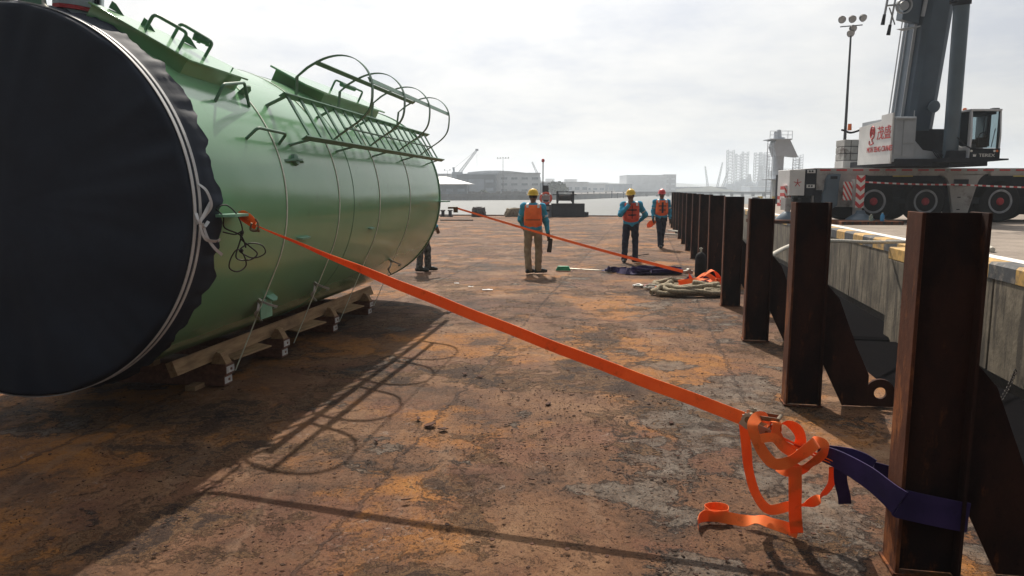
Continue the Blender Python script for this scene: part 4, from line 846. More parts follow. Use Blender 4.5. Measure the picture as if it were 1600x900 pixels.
b = MB(); b.bb((-.13, -.02, -.52), (.13, .02, .52)); o = b.build('warning_board', M['chev'], cr_, smooth=0); o.location = c(11.20, 24.0, 1.70)
b = MB(); b.bb(c(11.03, 24.03, 1.2), c(11.11, 24.3, 2.1)); b.bb(c(11.10, 24.02, .95), c(11.30, 24.25, 1.2)); b.bb(c(11.12, 24.03, 1.2), c(11.28, 24.9, 1.45)); b.build('outrigger_beam', M['cgrey'], cr_, smooth=0)
b = MB(); b.lathe([(.02, .30), (.12, .30), (.16, .20), (.42, .04), (.44, 0), (.02, 0)], c(11.2, 23.9, .80), n=20); b.build('outrigger_foot', M['boomc'], cr_)
b = MB(); b.bb(c(8.95, 24.4, 1.1), c(9.15, 24.8, 1.5)); b.cyl(c(9.0, 24.3, .88), c(9.0, 24.3, 1.5), .09, n=12); b.build('rear_outrigger_leg', M['cgrey'], cr_)
b = MB(); b.lathe([(.02, .25), (.12, .25), (.36, .04), (.37, 0), (.02, 0)], c(9.0, 24.3, .80), n=20); b.build('outrigger_foot', M['boomc'], cr_)
# superstructure
b = MB(); b.bb(c(12.0, 23.5, 2.50), c(14.9, 26.6, 2.72)); b.cyl(c(13.4, 25.4, 2.46), c(13.4, 25.4, 2.56), 1.0, n=32); b.build('turntable', M['cdark'], cr_, smooth=30)
b = MB(); b.prism([(23.55, 2.58), (23.55, 4.14), (24.25, 4.12), (24.25, 3.95), (25.75, 3.86), (25.75, 2.60)], (0, 0, 0), (0, 1, 0), (0, 0, 1), (.05, 0, 0))
b.v = [(x+11.86-CX, y-CY, z-CZ) for x, y, z in b.v]; b.build('side_panel', M['cwhite'], cr_, smooth=0)
for z0, s0 in ((0, 0),):
    text_mesh('chinese_lettering', '茂盛', .46, M['red'], cr_, c(11.852, 24.02, 3.40), 90, -90, 1.0)
    text_mesh('company_lettering', 'MOH SENG CRANES', .25, M['red'], cr_, c(11.852, 24.27, 2.98), 90, -90, .74)
# round emblem with a tail
b = MB(); ex = 11.850-CX
def ep(a, r, dz=0, ky=.72): return (ex, 24.78-CY+r*ky*math.cos(a), 3.62-CZ+r*math.sin(a)+dz)
b.tube([ep(2*math.pi*k/28, .20) for k in range(28)], .02, 6, True)
b.tube([ep(a, .12) for a in [R_(k) for k in range(-60, 240, 20)]], .017, 6); b.tube([ep(0, .0, .08), ep(0, .0, -.06)], .015, 6); b.tube([ep(0, .07, .03), ep(math.pi, .07, .03)], .015, 6)
b.tube(spline([ep(R_(-80), .2), ep(R_(-95), .30), ep(R_(-110), .38), ep(R_(-60), .44), ep(R_(-45), .36)], 6), .018, 6); b.build('emblem', M['red'], cr_)
b = MB(); b.bb(c(11.92, 23.55, 2.62), c(12.62, 25.7, 4.02)); b.build('engine_housing', M['cpanel'], cr_, smooth=0, bevel=.015)
for x0, x1, z0, z1 in ((11.95, 12.18, 2.85, 3.95), (12.22, 12.58, 3.2, 3.9), (12.22, 12.42, 2.8, 3.15)): b = MB(); b.bb(c(x0, 23.53, z0), c(x1, 23.547, z1)); b.build('access_panel', M['cpanel'], cr_, smooth=0, bevel=.004)
b = MB(); b.cyl(c(11.95, 23.5, 3.97), c(12.55, 23.5, 3.97), .035, n=8); b.cyl(c(12.5, 23.5, 3.9), c(12.5, 23.5, 4.2), .015, n=6); b.build('grab_rail', M['cpanel'], cr_)
b = MB(); b.prism([(12.62, 2.62), (12.62, 3.3), (12.9, 3.0), (13.55, 2.9), (13.7, 2.62)], (0, 0, 0), (1, 0, 0), (0, 0, 1), (0, .3, 0)); b.v = [(x-CX, y+23.6-CY, z-CZ) for x, y, z in b.v]; b.build('slew_frame', M['cpanel'], cr_, smooth=0)
b = MB()
for k in range(9): b.tube(spline([c(13.1+.06*k, 23.5, 3.05-.03*k), c(13.15+.07*k, 23.35, 2.85), c(13.3+.06*k, 23.4, 2.72)], 4), .018, 6)
b.build('hose', M['cdark'], cr_)
b = MB(); b.bb(c(12.64, 24.3, 2.7), c(13.95, 25.9, 3.7)); b.build('winch_housing', M['cdark'], cr_, smooth=0)
# beacon and exhaust at the back of the housing
b = MB(); b.prism([(24.3, 3.96), (24.3, 4.05), (25.9, 3.98), (26.1, 3.88), (25.9, 3.75), (25.7, 3.86)], (0, 0, 0), (0, 1, 0), (0, 0, 1), (.6, 0, 0)); b.v = [(x+12.1-CX, y-CY, z-CZ) for x, y, z in b.v]; b.build('roof_rail', M['cdark'], cr_, smooth=0)
b = MB(); b.tube(spline([c(12.1, 25.9, 3.85), c(11.75, 26.1, 3.72), c(11.55, 26.2, 3.80), c(11.45, 26.2, 3.82)], 5), .035, 8); b.build('exhaust_pipe', M['cdark'], cr_)
b = MB(); b.cyl(c(11.68, 26.1, 3.80), c(11.68, 26.1, 4.02), .07, .06, 12); b.build('beacon', M['amber'], cr_)
# counterweight: stacked blocks
for ix in range(3):
    for iz in range(3):
        b = MB(); b.bb(c(11.93+ix*.26, 27.0, 2.82+iz*.25), c(11.93+ix*.26+.235, 27.7, 2.82+iz*.25+.225)); b.build('counterweight_block', M['cwblk'], cr_, smooth=0, bevel=.008)
b = MB(); b.bb(c(11.92, 27.0, 2.55), c(12.72, 27.7, 2.80)); b.build('counterweight_base', M['cwhite'], cr_, smooth=0)
b = MB(); b.bb(c(11.95, 27.03, 2.7), c(12.68, 27.67, 3.54)); b.build('counterweight_core', M['cdark'], cr_, smooth=0)
# boom, built in its own slanted frame
B0 = Vector(c(13.18, 24.95, 2.75)); B1 = Vector(c(13.30, 22.6, 17.5)); bd = (B1-B0).normalized(); bx = bd.cross(Vector((0, 1, 0))).normalized()
if bx.x < 0: bx = -bx
by = bd.cross(bx).normalized()
if by.y > 0: by = -by   # towards the camera
def bp(x, y, l): return B0+bx*x+by*y+bd*l
def boomsec(w0, w1, d, l0, l1, name, mat, round_=True):
    b = MB(); vs = []
    prof = [(-.5, .55), (-.5, -.12), (-.42, -.38), (-.25, -.5), (.25, -.5), (.42, -.38), (.5, -.12), (.5, .55)]
    for l, w in ((l0, w0), (l1, w1)):
        for px_, py_ in prof: vs.append(bp(px_*w, -py_*d, l))
    n_ = len(prof); b.add(vs, [(i, (i+1) % n_, n_+(i+1) % n_, n_+i) for i in range(n_)]+[tuple(range(n_))[::-1], tuple(range(n_, 2*n_))])
    return b.build(name, mat, cr_, smooth=0, bevel=.012)
boomsec(.98, 1.12, 1.0, -.1, 9.2, 'boom_base_section', M['boom']); boomsec(.95, .95, .85, 9.2, 14.5, 'boom_inner_section', M['boom'])
b = MB(); b.lathe([(.02, .03), (.18, .03), (.2, 0)], bp(.25, .56, 1.75), by, 24); b.v = [v for v in b.v]; oo = b.build('boom_boss', M['boomc'], cr_); 
b = MB()
for k in range(3): b.bar(bp(-.54-.03*k, -.3-.12*k, .6), bp(-.58-.03*k, -.3-.12*k, 9.0), .02, .05, by)
b.bar(bp(-.535, .2, .9), bp(-.575, .2, 9.0), .09, .03, by); b.build('boom_cable_tray', M['cpanel'], cr_, smooth=0)
b = MB(); b.cyl(c(13.62, 23.35, 2.6), c(13.22, 22.65, 7.25), .215, n=28); b.build('lift_cylinder', M['boomc'], cr_)
b = MB(); b.cyl(c(13.225, 22.66, 7.15), c(13.19, 22.6, 7.5), .25, n=28); b.bb(c(12.93, 22.5, 7.2), c(13.08, 22.8, 7.45)); b.build('cylinder_collar', M['cdark'], cr_)
b = MB(); b.cyl(c(13.19, 22.6, 7.5), c(12.95, 22.15, 10.5), .15, n=20); b.build('cylinder_rod', M['rim'], cr_)
b = MB(); b.bb(c(13.4, 23.0, 2.45), c(13.9, 24.0, 2.95)); b.build('cylinder_foot', M['cdark'], cr_, smooth=0)
# stowed jib and hook-block gear beside the boom
b = MB(); b.prism([(-1.15, 0), (-.62, -.12), (-.60, 2.6), (-1.15, 2.6)], bp(0, .1, 4.35), bx, bd, by*.4); jb = b.build('jib_casing', M['boom'], cr_, smooth=0, bevel=.01)
b = MB(); b.lathe([(.20, -.05), (.24, -.06), (.24, .06), (.20, .05)], bp(-1.18, .55, 4.75), by, 24, close=True); b.lathe([(.02, -.04), (.14, -.04), (.14, .04), (.02, .04)], bp(-1.18, .55, 4.75), by, 20); b.build('sheave', M['cpanel'], jb)
b = MB()
for (x0, l0, x1, l1, r) in ((-1.72, 4.3, -1.62, 6.4, .035), (-1.50, 4.0, -1.38, 6.2, .03), (-1.7, 4.75, -1.2, 4.8, .03), (-1.62, 5.2, -1.2, 5.0, .02), (-1.6, 4.7, -1.35, 4.2, .02), (-1.35, 5.3, -1.1, 6.4, .04), (-1.2, 5.1, -1.05, 5.5, .05)): b.cyl(bp(x0, .5, l0), bp(x1, .5, l1), r, n=8)
b.build('jib_bracket', M['cpanel'], jb)
for x0, l0 in ((-1.73, 4.25), (-1.51, 3.95)): b = MB(); b.cyl(bp(x0, .5, l0-.06), bp(x0+.015, .5, l0+.25), .06, .045, 10); b.build('bracket_pin', M['cdark'], jb)
b = MB(); b.prism([(-1.2, -.22), (-.6, -.12), (-.6, -.16), (-1.0, -.27)], bp(0, .3, 4.3), bx, bd, by*.3); b.cyl(bp(-.55, .53, 4.45), bp(-.40, .53, 6.9), .06, n=10); b.build('jib_guide', M['cpanel'], jb, smooth=30)
# operator's cab: glazed front turned to the barge
cab = MB(); z0, z1 = 2.62, 4.16; xf0, xf1, yf = 13.92, 14.86, 22.9; yb = 24.1
def cf(p): return c(*p)
fr_ = MB()
# pillars, roof, sill as frame
fr_.prism([(yf, 2.72), (yf-.03, 3.4), (yf+.04, 4.12), (yf+.12, 4.16), (yf+.12, 2.72)], (0, 0, 0), (0, 1, 0), (0, 0, 1), (.06, 0, 0)); fr_.v = [(x+xf0-CX, y-CY, z-CZ) for x, y, z in fr_.v]
n1_ = len(fr_.v); fr_.prism([(yf, 2.72), (yf-.03, 3.4), (yf+.04, 4.12), (yf+.12, 4.16), (yf+.12, 2.72)], (xf1-.05-CX, -CY, -CZ), (0, 1, 0), (0, 0, 1), (.05, 0, 0))
fr_.bb(c(xf0, yf+.02, 4.13), c(xf1, yb, 4.19)); fr_.bb(c(xf0, yb-.45, 2.72), c(xf0+.05, yb, 4.14)); fr_.bb(c(xf0, yf+.12, 2.72), c(xf0+.05, yb, 3.08)); fr_.bb(c(xf1-.05, yb-.4, 2.72), c(xf1, yb, 4.14)); fr_.bb(c(xf0, yb-.05, 2.72), c(xf1, yb, 3.3))
fr_.prism([(yf+.12, 3.08), (yf+.30, 3.02), (yf+.7, 3.2), (yf+.75, 3.0), (yf+.12, 2.9)], (xf0-.004-CX, -CY, -CZ), (0, 1, 0), (0, 0, 1), (.05, 0, 0))
cbo = fr_.build('cab_body', M['cabw'], cr_, smooth=0, bevel=.008)
b = MB(); b.prism([(yf+.01, 3.02), (yf-.02, 3.4), (yf+.05, 4.12), (yf+.065, 4.12), (yf, 3.4), (yf+.03, 3.02)], (xf0+.06-CX, -CY, -CZ), (0, 1, 0), (0, 0, 1), (xf1-xf0-.11, 0, 0)); b.build('windscreen', M['clear'], cbo, smooth=0)
b = MB(); b.bb(c(xf0+.012, yf+.14, 3.1), c(xf0+.03, yb-.46, 4.12)); b.build('side_window', M['glass'], cbo, smooth=0)
b = MB(); b.bb(c(xf1-.03, yf+.5, 3.1), c(xf1-.012, yb-.42, 4.12)); b.build('side_window', M['glass'], cbo, smooth=0)
b = MB(); b.bb(c(xf0+.07, yb-.10, 3.1), c(xf0+.62, yb-.06, 4.1)); b.bb(c(xf0+.06, yf+.2, 4.05), c(xf1-.06, yb-.1, 4.12)); b.build('cab_lining', M['cdark'], cbo, smooth=0)
b = MB(); b.box(c(14.24, 23.5, 3.25), (.42, .45, .12)); b.box(c(14.24, 23.72, 3.6), (.40, .10, .62)); b.box(c(14.24, 23.72, 3.96), (.22, .08, .12)); b.build('driver_seat', M['cdark'], cbo, smooth=0, bevel=.03)
b = MB(); b.tube([c(14.46+.13*math.cos(a), 23.12, 3.38+.12*math.sin(a)) for a in [2*math.pi*k/16 for k in range(16)]], .014, 6, True); b.box(c(14.46, 23.16, 3.2), (.3, .1, .3)); b.build('steering_console', M['cdark'], cbo)
b = MB(); b.bb(c(xf0+.03, yf-.03, 2.70), c(xf1, yf+.10, 3.01)); gr_ = b.build('front_panel', M['cdark'], cbo, smooth=0, bevel=.006)
b = MB(); b.prism([(xf0-.75, 2.60), (xf0+.0, 2.56), (xf1+.22, 2.655), (xf1+.22, 2.70), (xf0-.75, 2.72)], (-CX, yf-.12-CY, -CZ), (1, 0, 0), (0, 0, 1), (0, 1.2, 0)); b.build('cab_platform', M['cdark'], cr_, smooth=0)
text_mesh('maker_lettering', 'TEREX', .135, M['white'], cr_, c(14.46, yf-.036, 2.755), 90, 0, 1.25)
b = MB(); b.prism([(0, 0), (.09, 0), (.09, .09), (.06, .04), (.045, .09), (.03, .04), (0, .09)], c(14.04, yf-.036, 2.76), (1, 0, 0), (0, 0, 1), (0, .004, 0)); b.build('maker_emblem', M['white'], cr_, smooth=0)
for x, mt in ((13.98, 'white'), (14.68, 'white'), (14.76, 'amber')): b = MB(); b.cyl(c(x, yf-.045, 2.93), c(x, yf-.02, 2.93), .035, n=12); b.build('lamp', M[mt], cbo)
b = MB(); b.lathe([(.06, 0), (.06, .05), (.04, .08), (.01, .09)], c(14.06, 23.5, 4.19), n=14); b.build('beacon', M['amber'], cbo)
b = MB(); b.bb(c(14.59, yf+.05, 4.19), c(14.79, yf+.2, 4.22)); b.build('roof_lamp', M['cdark'], cbo, smooth=0)
b = MB(); b.tube([c(13.6, 23.0, 3.35), c(13.8, 22.9, 3.1), c(13.97, 22.86, 3.0), c(14.3, 22.84, 2.98)], .02, 6); b.tube([c(14.56, yf-.05, 3.05), c(14.64, yf-.06, 3.6)], .012, 6); b.build('grab_rail', M['cdark'], cbo)
# barrier tape along the crane
b = MB(); P = [(11.3, 24.35, 2.02), (12.5, 24.3, 1.96), (13.5, 24.3, 1.93), (14.6, 24.25, 1.92), (16, 24.2, 1.86), (18, 24.2, 1.80), (20, 24.2, 1.82), (22.5, 24.2, 1.9)]
b.ribbon(spline(P, 8), (0, .2, 1), .05, .003); tag(b.build('barrier_tape', M['tape_rw']), 'red and white barrier tape strung along the side of the crane', 'tape')
# steel mats under the outriggers
o = thing('steel_mat', 'thick dark steel mat under the front outrigger foot, with bottles on it', 'mat', (11.05, 23.15, .69)); b = MB(); b.bb((-.95, -.45, .0), (.95, .95, .11)); b.build('mat_plate', M['flange'], o, smooth=0, bevel=.01)
b = MB()
for k in range(8): b.bb((-.9+k*.24, -.462, .01), (-.84+k*.24, -.452, .1))
b.build('edge_rib', M['darksteel'], o, smooth=0)
o = thing('steel_mat', 'steel mat under the rear outrigger foot, left of the second post', 'mat', (8.95, 24.2, .69)); b = MB(); b.bb((-1.1, -.6, .0), (.8, .7, .11)); b.build('mat_plate', M['flange'], o, smooth=0, bevel=.01)
for x, mt, lab, h in ((11.42, 'bottle', 'blue plastic water bottle standing on the steel mat before the first crane wheel', .26), (11.07, 'bottlec', 'clear greenish bottle standing on the steel mat, left of the blue one', .22)):
    o = thing('bottle', lab, 'bottle', (x, 22.9, .80)); b = MB(); b.lathe([(.055, 0), (.06, .02), (.06, h*.65), (.03, h*.85), (.022, h*.95)], n=16); b.build('bottle_body', M[mt], o); b = MB(); b.cyl((0, 0, h*.95), (0, 0, h), .026, n=10); b.build('cap', M['white'], o)
o = thing('traffic_cone', 'small pale cone under the crane between the second wheel and the skirt', 'cone', (14.6, 25.4, .69)); b = MB(); b.lathe([(.16, .02), (.03, .5), (.02, .5)], n=16); b.build('cone_body', M['white'], o); b = MB(); b.bb((-.18, -.18, 0), (.18, .18, .02)); b.build('base', M['cdark'], o)
# floodlight mast
def mast(name, x, y, zb, h, label, lamps, r0=.14, mat='cdark'):
    o = thing(name, label, 'mast', (x, y, zb)); b = MB(); b.cyl((0, 0, 0), (0, 0, h*.36), r0, r0*.85, 12); b.cyl((0, 0, h*.36), (0, 0, h), r0*.7, r0*.4, 12); b.lathe([(r0*1.1, h*.36-.05), (r0*1.1, h*.36+.05)], n=12); b.build('pole', M[mat], o)
    b = MB(); b.bar((-lamps[0], 0, h+.1), (lamps[0], -.0, h+.22), .06, .06); b.build('cross_arm', M[mat], o)
    for lx, lz, tlt in lamps[1]:
        b = MB(); d = Vector((tlt, -.85, -.5)).normalized(); cc = Vector((lx, -.1, h+lz)); b.lathe([(.08, .30), (.20, .20), (.24, .03), (.24, 0)], cc, -d, 18); lo = b.build('floodlight', M['cdark'], o)
        b = MB(); b.lathe([(.01, -.008), (.215, -.008), (.215, -.002)], cc, -d, 18); b.build('lamp_glass', M['rim'], lo)
    return o
mast('floodlight_mast', 22.10, 50, .69, 11.5, 'tall dark floodlight mast with five round lamps behind the crane', (.72, [(-.66, .52, -.1), (.02, .55, .0), (.72, .62, .2), (.1, -.05, .1), (-.05, -.35, -.1)]))
# white tower at the end of the quay, with platform, wedge head, ladders
tw = thing('control_tower', 'white steel tower with a wedge shaped head rising beyond the quay, left of the crane', 'tower', (21.3, 60, .2))
b = MB(); b.cyl((-.0, 0, 0), (-.0, 0, 5.7), .42, n=24); b.build('column', M['tower'], tw)
b = MB(); b.prism([(-.45, 5.5), (-.75, 5.4), (-.75, 5.45), (-.3, 5.55), (.65, 5.5), (1.35, 4.15), (.45, 4.25), (.35, 4.2), (-.35, 4.2), (-.65, 5.0)], (0, -.6, 0), (1, 0, 0), (0, 0, 1), (0, 1.2, 0)); b.build('head', M['tower'], tw, smooth=0)
b = MB(); b.bb((-1.0, -.8, 5.48), (.75, .8, 5.56)); b.bb((-1.0, -.8, 2.35), (.95, .8, 2.41)); b.build('platform', M['tower'], tw, smooth=0)
b = MB(); b.cyl((-.15, 0, 5.5), (-.15, 0, 6.15), .33, .28, 16); b.cyl((-.05, 0, 6.15), (-.05, 0, 6.3), .15, n=10); b.build('turret', M['tower'], tw)
for zb, zt, xs in ((5.56, 6.15, (-1.0, -.6, .4, .75)), (2.41, 3.2, (-1.0, .3, .6, .95))):
    b = MB()
    for x in xs: b.cyl((x, -.75, zb), (x, -.75, zt), .02, n=6)
    for z in (zt, (zb+zt)/2): b.cyl((xs[0], -.75, z), (xs[-1], -.75, z), .018, n=6)
    b.build('railing', M['tower'], tw)
b = MB()
for x in (-1.1, -.7): b.cyl((x, -.6, 0), (x, -.6, 5.3), .03, n=6)
for k in range(18): b.cyl((-1.1, -.6, .3*k), (-.7, -.6, .3*k), .015, n=5)
for x in (1.25, 1.75): b.cyl((x, .2, 0), (x, .2, 4.1), .03, n=6)
for k in range(14): b.cyl((1.25, .2, .3*k), (1.75, .2, .3*k), .015, n=5)
b.build('ladder', M['tower'], tw)
b = MB()
for k in range(9): b.bb((-1.9+.5*k, -.4, -.3), (-1.75+.5*k, .4, .85+.2*(k % 2)))
b.bb((-2.0, -.5, .3), (2.3, -.35, .6)); b.bb((-2, -.5, -.4), (2.3, .5, 0)); tagy = b.build('yellow_frame', M['yel'], tw, smooth=0)
b = MB(); b.lathe([(.25, 0), (.25, .1), (.12, .15), (.12, .4), (.25, .45), (.25, .6), (.1, .62)], n=12); 
for i, (x, y) in enumerate(((9.2, 30), (11.2, 40), (13.2, 47))):
    o = b.build('small_bollard', M['cdark']); o.location = (x+2.2, y, .69); tag(o, ['dark bollard on the far quay, left of the crane rear box', 'dark bollard further along the quay edge', 'dark bollard near the foot of the white tower'][i], 'bollard')
# ================================================================ gear at the far end of the barge
ox, oy = 3.62, 49.3
wb = thing('winch_box', 'dark steel box with a winch drum on top, at the far deck edge', 'winch', (ox, oy, 0))
b = MB(); b.bb((-1.0, -.5, 0), (1.15, .5, .88)); b.bb((1.15, -.4, 0), (1.42, .4, .32)); b.build('box_body', M['cdark'], wb, smooth=0, bevel=.02)
b = MB(); b.bb((-1.35, -.35, 0), (-1.02, .35, .80)); b.build('side_locker', M['shed'], wb, smooth=0)
b = MB()
for x in (-.62, .42): b.bb((x-.05, -.3, .88), (x+.05, -.22, 1.68)); b.bb((x-.05, .22, .88), (x+.05, .3, 1.68)); b.bb((x-.05, -.3, 1.6), (x+.05, .3, 1.68))
b.bb((-.95, -.28, 1.42), (.62, -.22, 1.48)); b.bb((-.6, -.28, 1.62), (.45, -.22, 1.67)); b.build('winch_frame', M['cdark'], wb, smooth=0)
b = MB(); b.lathe([(.28, -.5), (.28, -.45), (.2, -.42), (.21, .38), (.28, .4), (.28, .45)], (-.1, 0, 1.25), (1, 0, 0), 16); b.build('drum', M['darksteel'], wb)
lp0 = thing('light_post', 'thin post with a red lamp on top, behind the man in khaki trousers', 'post', (2.03, 49.0, 0))
b = MB(); b.cyl((0, 0, 0), (0, 0, 3.6), .035, n=8); b.build('pole', M['cdark'], lp0); b = MB(); b.ball((0, 0, 3.66), .11, 12, sc=(1, 1, 1.15)); b.build('lamp', M['red'], lp0)
b = MB(); b.bb((.02, -.12, 1.55), (.36, .12, 2.05)); b.build('switch_box', M['cdark'], lp0, smooth=0)
b = MB(); b.bb((.0, -.10, 0), (.42, .10, 1.4)); b.build('stand', M['stripe'] if False else M['cpanel'], lp0, smooth=0)
for z in (.35, .7, 1.0): b = MB(); b.bb((-.01, -.11, z), (.43, .11, z+.12)); b.build('stand_stripe', M['cdark'], lp0, smooth=0)
o = thing('lifebuoy', 'orange red lifebuoy hanging on the lamp post at the far deck edge', 'lifebuoy', (2.22, 48.82, 1.22)); b = MB(); b.lathe([(.28, 0)]+[(.34+.08*math.cos(a), .08*math.sin(a)) for a in [2*math.pi*k/10+math.pi for k in range(1, 10)]], ax=(0, 1, 0), n=28, close=True); b.build('ring', M['vest2'], o)
for k in range(4): b = MB(); a = math.pi/4+k*math.pi/2; b.ball((.34*math.cos(a), 0, .34*math.sin(a)), .1, 8, sc=(1, .9, 1)); b.build('band', M['white'], o)
def coil_heap(x, y, sx, sz, label, seed):
    g = random.Random(seed); o = thing('rope_heap', label, 'rope', (x, y, 0)); b = MB()
    for k in range(9):
        z = .05+sz*k/9; rr = sx*(1-.25*(k/9)**2); P = [(rr*math.cos(a)*(1+g.uniform(-.06, .06)), .4*math.sin(a), z+g.uniform(-.04, .05)) for a in [2*math.pi*i/14 for i in range(14)]]
        b.tube(spline(P, 3, True), .05, 6, True)
    for k in range(6): a = g.uniform(0, 6.28); b.tube(spline([(sx*.9*math.cos(a), -.42, .05), (sx*.7*math.cos(a), -.45, sz*.6), (sx*.4*math.cos(a+1), -.1, sz+.04), (-sx*.7*math.cos(a), .2, sz*.7)], 5), .05, 6)
    b.bb((-sx*.6, -.3, 0), (sx*.6, .3, sz*.75)); b.build('rope_coils', M['rope'] if seed == 2 else M['camo'], o); return o
coil_heap(-2.2, 49.3, .46, .58, 'tall dark rope heap at the far deck edge, nearest the tank', 1); coil_heap(.2, 49.3, .66, .5, 'wide tan rope heap at the far deck edge, left of the man in khaki', 2)
o = thing('double_bollard', 'small dark double bollard at the far deck edge beside the tank end', 'bollard', (-4.35, 49.4, 0)); b = MB(); b.bb((-.42, -.2, 0), (.42, .2, .06)); b.build('base_plate', M['cdark'], o, smooth=0)
for x in (-.24, .24): b = MB(); b.lathe([(.12, .05), (.11, .35), (.17, .38), (.17, .44), (.1, .46)], (x, 0, 0), n=14); b.build('bollard_head', M['cdark'], o)
b = MB(); b.box((-3.2, 43, .03), (1.9, .35, .06)); tag(b.build('steel_plate', M['darksteel'], smooth=0), 'thin dark plate lying on the far deck just right of the tank', 'plate')
# ================================================================ the far shore
def building(label, x, y, w, d, z, h, wall, roof, kind='flat', cat='building', cols=0, rows=0, name='warehouse', door=None, wmat=None):
    o = thing(name, label, cat, (x, y, z)); b = MB(); b.bb((-w/2, 0, 0), (w/2, d, h)); b.build('wall', M[wall], o, smooth=0)
    b = MB()
    if kind == 'flat': b.bb((-w/2-.3, -.3, h), (w/2+.3, d+.3, h+.35))
    elif kind == 'hip': hh = h*.75; b.add([(-w/2-2, -2, h), (w/2+2, -2, h), (w/2+2, d+2, h), (-w/2-2, d+2, h), (-w/2+w*.1, d/2, h+hh), (w/2-w*.32, d/2, h+hh)], [(0, 1, 5, 4), (1, 2, 5), (2, 3, 4, 5), (3, 0, 4), (3, 2, 1, 0)])
    elif kind == 'arc': pr = [(-w/2-.4, h)]+[(-w/2+w*t, h+.05*h+.11*h*math.sin(math.pi*min(1, t*1.15+.08))) for t in [i/10 for i in range(11)]]+[(w/2+.4, h)]; b.prism(pr, (0, -.4, 0), (1, 0, 0), (0, 0, 1), (0, d+.8, 0))
    b.build('roof', M[roof], o, smooth=0)
    for r in range(rows):
        for c_ in range(cols):
            b = MB(); x0 = -w/2+w*(c_+.2)/cols; b.bb((x0, -.12, h*(r+.35)/(rows+.3)), (x0+w*.6/cols, -.02, h*(r+.35)/(rows+.3)+h*.35/(rows+.3))); b.build('window', M[wmat or 'whd'], o, smooth=0)
    if door: b = MB(); b.bb((door[0], -.15, 0), (door[1], -.03, door[2])); b.build('door', M['whd'], o, smooth=0)
    return o
building('low blue grey quay shed with a wide pale hipped roof, just right of the tank', -26.5, 248, 23, 14, .35, 3.4, 'shed', 'roofw', 'hip', name='quay_shed', cols=6, rows=1)
building('blue grey shed in front of the big white warehouse, with dark doors', -13.6, 285, 15, 16, .4, 7.2, 'shed', 'whd', 'flat', name='shed', cols=3, rows=2, door=(-3, 3, 5.5))
wh = building('biggest white warehouse across the water, with a shallow curved roof', -3.2, 302, 29, 40, .4, 7.9, 'wh', 'roofw', 'arc', door=None, cols=7, rows=3, wmat='cpanel')
building('grey low building behind the quay shed, beneath the leaning crane jib', -28, 330, 22, 20, .4, 8.2, 'wh', 'roofw', 'flat', cols=6, rows=2, name='factory')
building('dark ribbed shed at the right end of the big white warehouse', 14.3, 315, 5, 10, .4, 4.3, 'whd', 'wh', 'flat', cols=4, rows=1, name='shed')
building('long pale building beyond the small harbour cove, right of the red lamp', 26, 420, 34, 30, .4, 5.6, 'wh', 'roofw', 'flat', cols=8, rows=1)
building('pale flat factory behind the cove, left of the large blue block', 47, 480, 26, 20, .4, 5, 'wh', 'roofw', 'flat', cols=6, rows=1, name='factory')
building('small white tank building on the far shore near the cove', 22, 400, 6, 6, .4, 2.2, 'roofw', 'roofw', 'flat', name='hut', cols=2, rows=1)
building('large pale blue block on the far shore, left of the helmets of two men', 108, 600, 32, 40, .4, 13, 'wh', 'roofw', 'flat', cols=5, rows=3, wmat='wh')
building('pale tower part adjoining the large blue block', 130, 615, 10, 20, .4, 13.8, 'roofw', 'roofw', 'flat', cols=2, rows=3, wmat='wh')
building('long low factory stretching to the left of the large blue block', 72, 560, 36, 30, .4, 5.8, 'whd', 'wh', 'flat', cols=9, rows=1, name='factory')
building('low factory stretching right of the large blue block', 160, 640, 48, 30, .4, 3.8, 'whd', 'wh', 'flat', cols=9, rows=1, name='factory')
building('low sheds below the drilling rig legs', 300, 800, 90, 30, .4, 5, 'whd', 'wh', 'flat', cols=12, rows=1, name='factory')
for i, (x, y, w, h) in enumerate(((34, 700, 16, 9), (60, 760, 12, 12), (5, 690, 20, 8), (92, 800, 22, 9), (15, 900, 14, 13), (75, 950, 18, 11), (44, 860, 10, 14), (-3, 800, 16, 10))):
    building(['hazy pale block far behind the cove, left most', 'hazy taller block far behind the flat factory', 'hazy pale block just right of the lamp post', 'hazy long block left of the large blue block', 'hazy thin block on the skyline right of the red lamp', 'hazy block on the skyline above the flat factory', 'hazy narrow block on the skyline above the cove', 'hazy block peeping over the white warehouse end'][i], x, y, w, 15, .4, h, 'wh', 'roofw', 'flat', cols=3, rows=2, name='city_block')
# sea wall with fenders on the near far-shore
b = MB(); sw = [(-120, 238), (-21, 245.4), (21.5, 261.3)]
for (x0, y0), (x1, y1) in zip(sw, sw[1:]):
    b.bar((x0, y0, .0), (x1, y1, .0), 1.2, .9); n_ = int(math.hypot(x1-x0, y1-y0)/2.2)
    for k in range(n_): t_ = k/n_; xx, yy = x0+(x1-x0)*t_, y0+(y1-y0)*t_; b.bb((xx-.35, yy-1.0, -1.7), (xx+.35, yy-.55, -.1))
o = b.build('sea_wall', M['shore'], smooth=0); tag(o, 'dark sea wall with a row of fenders across the water', 'wall')
b = MB(); x = -90
for k in range(90): t_ = random.random(); xx = -20+42*t_; yy = 250+12*t_+random.random()*6; s_ = random.uniform(.3, 1.1); b.box((xx, yy, .3+s_*.4), (s_*1.6, s_, s_*random.uniform(.6, 1.3)), Matrix.Rotation(random.uniform(-.3, .3), 3, 'Z'))
tag(b.build('quayside_clutter', M['shore'], smooth=0), kind='stuff')
